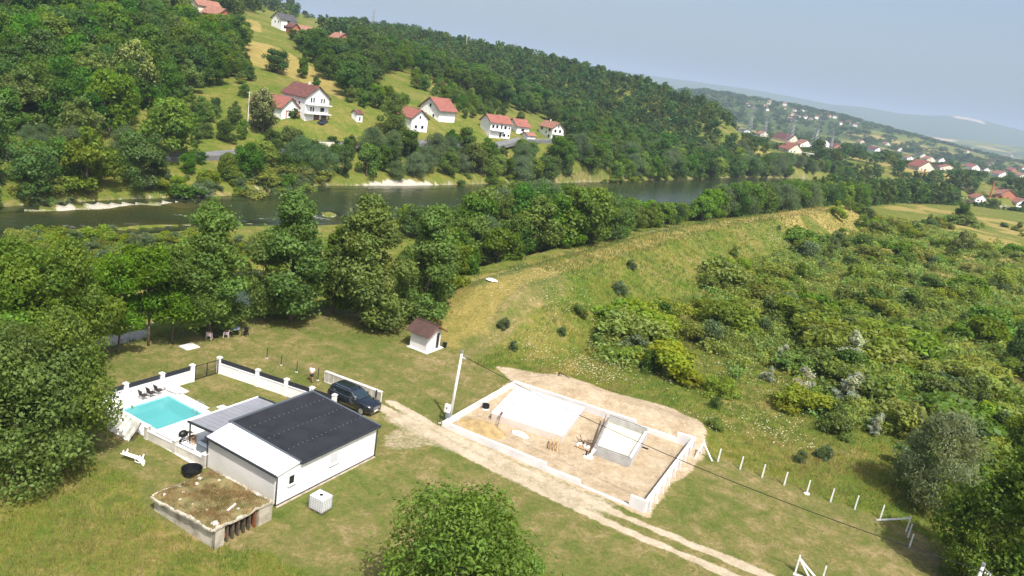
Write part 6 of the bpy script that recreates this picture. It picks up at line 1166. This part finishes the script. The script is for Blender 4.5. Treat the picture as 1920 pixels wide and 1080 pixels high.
for a, b, h_, k, l in ((945, 615, 1.5, 4, 'dark spiky shrub on the embankment foot nearest the utility hut'), (962, 655, 1.2, 4, 'lone spiky shrub at the bottom of the embankment'), (1053, 628, 1.2, 4, 'spiky shrub low on the embankment, left of the thicket'), (1085, 590, 1.6, 0, 'green bush half way up the embankment slope'), (1160, 550, 2.2, 4, 'tall spiky shrub on the embankment slope'), (1182, 503, 1.7, 4, 'dark spiky shrub near the embankment crest'), (1375, 480, 2.6, 5, 'young slender tree-like shrub below the embankment'), (1430, 505, 2.6, 5, 'slender pale shrub below the far embankment'), (1500, 520, 3.4, 3, 'dark conical shrub in the middle of the field'), (1460, 430, 1.3, 4, 'small spiky shrub on the far embankment slope'), (1350, 740, 2.2, 1, 'broad olive shrub at the field edge near the site'), (1340, 765, 1.4, 3, 'small dark shrub just behind the sand bank'), (1340, 805, 1.3, 0, 'small green shrub beside the sand bank end'), (1180, 680, 2.4, 0, 'bright green shrub at the near end of the thicket'), (1330, 650, 4.2, 4, 'large grey-green willow shrub in the thicket'), (1290, 640, 3.0, 0, 'green shrub left of the large willow shrub'), (1550, 350, 3.5, 1, 'brownish rounded shrub beside the far river bend'), (1545, 860, 1.6, 4, 'spiky shrub behind the white posts'), (1500, 865, 1.3, 4, 'low spiky shrub left behind the white posts'), (1560, 810, 2.2, 2, 'round yellow-green shrub below the silver poplars')):
    p = G(a, b); shrub(p[0], p[1], h_, 'shrub_%d' % k, l, None)
for i in range(130):
    px = rnd.uniform(0, 560); py = rnd.choice([rnd.uniform(440, 500), rnd.uniform(455, 540)]); p = flat(px, py, -3.2)
    if h1(p[0], p[1]) < WATER_Z + .2 or h1(p[0], p[1]) > -1.5: continue
    shrub(p[0], p[1], rnd.uniform(1.2, 2.6), rnd.choice(['shrub_4', 'shrub_4', 'shrub_1', 'shrub_0']), 'grey-green willow shrub on the low island between the river arms', 'shrubs on the river island', rnd.uniform(1, 1.5), 'island_shrub')
for i in range(180):
    k = rnd.choice([3, 4, 4, 5, 5, 5, 6, 6, 7, 8, 9]); (ax, ay), (bx, by) = FB[k], FB[k + 1]; s = rnd.random(); Ln = math.hypot(bx - ax, by - ay); o_ = rnd.uniform(1, 9); x, y = ax + (bx - ax) * s - (by - ay) / Ln * o_, ay + (by - ay) * s + (bx - ax) / Ln * o_
    q = proj(np.array([x]), np.array([y]), np.array([-3.0])); 
    if 150 < q[0][0] < 260 or 610 < q[0][0] < 850: continue
    shrub(x, y, rnd.uniform(1.2, 3.2), rnd.choice(['shrub_4', 'shrub_4', 'shrub_0', 'shrub_1', 'shrub_2']), 'low shrub at the waterline of the far bank', 'shrubs at the far waterline', rnd.uniform(1, 1.6), 'waterline_shrub')
# ------------------------------------------------------------------ grasses and undergrowth (nobody could count them)
def tufts(name, x, y, z, h, wdt, nb, mt, col, spread=.5, label=None, seed=1):
    g = np.random.default_rng(seed); n = len(x); B = np.repeat(np.stack([x, y, z - .02], -1), nb, 0); hh = np.repeat(h, nb) * g.uniform(.55, 1.15, n * nb); ww = np.repeat(wdt, nb) * g.uniform(.6, 1.2, n * nb)
    a = g.uniform(0, 2 * np.pi, n * nb); B[:, :2] += g.normal(size=(n * nb, 2)) * (np.repeat(h, nb) * spread)[:, None]; lean = g.uniform(.1, .75, n * nb) * hh; la = g.uniform(0, 2 * np.pi, n * nb)
    d = np.stack([np.cos(a), np.sin(a), np.zeros_like(a)], -1); tip = B + np.stack([np.cos(la) * lean, np.sin(la) * lean, hh], -1)
    Vv = np.stack([B - d * ww[:, None] / 2, B + d * ww[:, None] / 2, tip], 1).reshape(-1, 3); F = np.arange(n * nb * 3).reshape(-1, 3)
    T = np.repeat(np.repeat(col, nb, 0) * g.uniform(.75, 1.25, (n * nb, 1)), 3, 0)
    o = link(bpy.data.objects.new(name, npmesh(name, Vv, F, mt, tint=T))); tag(o, label, kind='stuff'); return o
grassm = leafmat('grass_blade', (1, 1, 1), trans=.3, hue=0, val=0, gloss=.15)
def scatter(n, rmin, rmax, a0, a1, seed):
    g = np.random.default_rng(seed); b = np.radians(g.uniform(a0, a1, n)); u = g.uniform(0, 1, n); r = rmin * (rmax / rmin) ** (u ** .8); x, y = r * np.sin(b), r * np.cos(b); return x, y, hq(x, y), g
def gcol(x, y, g, green, dry, sc, bias=0.0):
    k = np.clip((fbm(x, y, sc, 77) - .5) * 2.6 + .5 + bias + g.normal(size=len(x)) * .18, 0, 1)[:, None]; return np.array(green) * (1 - k) + np.array(dry) * k
def mask_at(x, y, arr):
    r = np.hypot(x, y); a = np.degrees(np.arctan2(x, y)); ia = np.clip(((a + 46) / .21).round().astype(int), 0, 438); ir = np.clip(np.searchsorted(rad, r), 0, nr - 1); return arr.reshape(nr, na)[ir, ia]
# tall meadow: lower left, behind the posts, on the embankment
x, y, z, g = scatter(150000, 33, 290, -40, 42, 201); mk = mask_at(x, y, meadow); dl = -polyline(x, y, LE)
near_f = np.array([tuple(p[:2]) for p in (flat(-60, 1120), )])
k = (mk > .55) & (dl > -2) & (mask_at(x, y, sand) < .3); x, y, z = x[k], y[k], z[k]; r = np.hypot(x, y); g = np.random.default_rng(5)
hgt = np.clip(.26 + .28 * fbm(x, y, 5, 88), .2, .8) * np.clip(r / 75, .9, 1.35); col = gcol(x, y, g, (.085, .160, .016), (.25, .20, .06), 11, -.1); dc_ = np.abs(polyline(x, y, CREST)); sl_ = ((dc_ > 3.2) & (dc_ < 12.5))[:, None] * .8; col = col * (1 - sl_) + np.array((.085, .165, .016)) * sl_; yl = fbm(x, y, 4, 93) > .62; col[yl] = np.array((.25, .235, .03)) * g.uniform(.8, 1.1, (yl.sum(), 1))
tufts('tall_grass', x, y, z, hgt, .035 * np.clip(r / 45, 1, 5), 4, grassm, col, .55, 'tall wild meadow grass', 2)
# mown lawn
x, y, z, g = scatter(120000, 33, 105, -40, 30, 203); mk = mask_at(x, y, meadow) + mask_at(x, y, sand) + mask_at(x, y, track) + mask_at(x, y, grav); su_ = x * E1[0] + y * E1[1]; sv_ = x * E2[0] + y * E2[1]
built = (polygon(x, y, uvpoly([(32.4, 34.2), (43.4, 34.2), (43.4, 41.8), (39.4, 41.8), (39.4, 54.9), (30.9, 54.9), (31.2, 47), (32.4, 41.5)])) > -.1) | (polygon(x, y, uvpoly([(27, 33.2), (32, 33.2), (32, 39.6), (27, 39.6)])) > 0) | (polygon(x, y, uvpoly([(51.6, 14), (67, 14), (66, 34.2), (51.6, 33.7)])) > 0)
k = (mk < .45) & ~built & (-polyline(x, y, LE) > -3); x, y, z = x[k], y[k], z[k]; r = np.hypot(x, y); g = np.random.default_rng(6)
wd_ = (g.uniform(size=len(x)) < .045) & (fbm(x, y, 5, 99) > .47); lh = np.full(len(x), .055) * g.uniform(.6, 1.7, len(x)) * np.clip(r / 60, 1, 1.6) * np.where(wd_, 2.8, 1)
tufts('lawn_grass', x, y, z, lh, .035 * np.clip(r / 45, 1, 3), 3, grassm, gcol(x, y, g, (.090, .155, .022), (.235, .18, .07), 7, -.04), 1.2, 'short mown lawn grass', 3)
# turf on the bunker
t_, Lx, Ly, top = BUNK; g = np.random.default_rng(8); n = 2600; lx = g.uniform(.15, Lx - .15, n); ly = g.uniform(.1, Ly - .1, n); k = fbm(lx * 4, ly * 4, 4, 3) > .40; lx, ly = lx[k], ly[k]; wx_ = np.array([W(27.1 + a, 33.3 + b)[:2] for a, b in zip(lx, ly)]); zz = np.array([top(a, b) + .12 for a, b in zip(lx, ly)])
o = tufts('roof_grass', lx, ly, zz, g.uniform(.12, .3, len(lx)), np.full(len(lx), .035), 5, grassm, gcol(lx * 6, ly * 6, g, (.13, .12, .035), (.27, .17, .075), 5, .3), .5, None, 9); o.parent = t_
# low brambles filling the overgrown field and the wood edge
bv, bf, bt = [], [], []; off = 0; lowb = [crown_np(140 + i, 1.0, 1.0, .05, 12, 130, .24, 'dome', core=.5) for i in range(4)]
x, y, z, g = scatter(26000, 62, 330, 4, 42, 207); px_, py_ = proj(x, y, z); k = (polygon(px_, py_, FIELD) > -3) & (np.abs(polyline(x, y, CREST)) > 12.5) & (mask_at(x, y, sand) < .2) & (fbm(x, y, 8, 23) + .35 * (fbm(x, y, 2.5, 29) - .5) > .49); x, y, z = x[k][:2300], y[k][:2300], z[k][:2300]
for i in range(len(x)):
    Vv, F, T, _c, _p = lowb[i % 4]; a = g.uniform(0, 6.28); c, s_ = math.cos(a), math.sin(a); q = np.stack([c * Vv[:, 0] - s_ * Vv[:, 1], s_ * Vv[:, 0] + c * Vv[:, 1], Vv[:, 2]], -1); s = g.uniform(.55, 1.55) * (1 + math.hypot(x[i], y[i]) / 500)
    bv.append(q * [s * 1.15, s * 1.15, s] + [x[i], y[i], z[i] - .1]); bf.append(F + off); off += len(Vv); v = g.uniform(.75, 1.3); w_ = g.normal() * .14; bt.append(T * [v * (1 + w_), v, v * (1 - w_)])
o = link(bpy.data.objects.new('undergrowth', npmesh('undergrowth', np.concatenate(bv), np.concatenate(bf), leafmat('leaf_bramble', (.205, .255, .036), trans=.52), tint=np.concatenate(bt)))); tag(o, 'low brambles and weeds of the overgrown field', kind='stuff')
# white umbels and daisies
cx = []
for px, py, rr, n in ((1090, 690, 5, 200), (1120, 702, 4, 140), (1000, 655, 3, 60), (1060, 555, 7, 160), (1010, 560, 5, 90), (1470, 465, 9, 260), (1550, 455, 8, 150), (1680, 510, 8, 200), (1340, 800, 3, 50), (1420, 800, 4, 50), (1480, 830, 3, 70), (1480, 790, 3, 30), (1250, 700, 6, 120), (1390, 700, 6, 120), (1080, 520, 10, 90), (1250, 440, 12, 160)):
    p = G(px, py); g2 = np.random.default_rng(px); cx.append(np.stack([p[0] + g2.normal(size=n) * rr * .5, p[1] + g2.normal(size=n) * rr * .5, np.full(n, .020 * (1 + math.hypot(p[0], p[1]) / 60))], -1))
cx = np.concatenate(cx); zz = hq(cx[:, 0], cx[:, 1]) + rng.uniform(.35, .75, len(cx)); s = cx[:, 2] * rng.uniform(.6, 1.5, len(cx)); P = np.stack([cx[:, 0], cx[:, 1], zz], -1)
D4 = np.array([(-1, -1, -.2), (1, -1, .2), (1, 1, .1), (-1, 1, -.1)]); Vv = (P[:, None, :] + D4[None] * s[:, None, None]).reshape(-1, 3)
o = link(bpy.data.objects.new('wildflowers', npmesh('wildflowers', Vv, np.arange(len(Vv)).reshape(-1, 4), leafmat('white_petal', (.75, .75, .62), hue=0, val=0), tint=np.ones((len(Vv), 3))))); tag(o, 'white wild flowers in the meadow', kind='stuff')
# ------------------------------------------------------------------ haze
hb = MB().box(-14600, 14600, -14600, 14600, -9, 520); hm = bpy.data.materials.new('haze'); hm.use_nodes = True; N = hm.node_tree.nodes; N.remove(N['Principled BSDF']); pv = N.new('ShaderNodeVolumePrincipled')
pv.inputs['Color'].default_value = (.62, .79, 1.0, 1); pv.inputs['Density'].default_value = 1.35e-4; pv.inputs['Anisotropy'].default_value = 0.0; hm.node_tree.links.new(pv.outputs[0], N['Material Output'].inputs['Volume'])
hz_o = hb.build('haze', hm); tag(hz_o, 'thin bluish summer haze', kind='stuff')
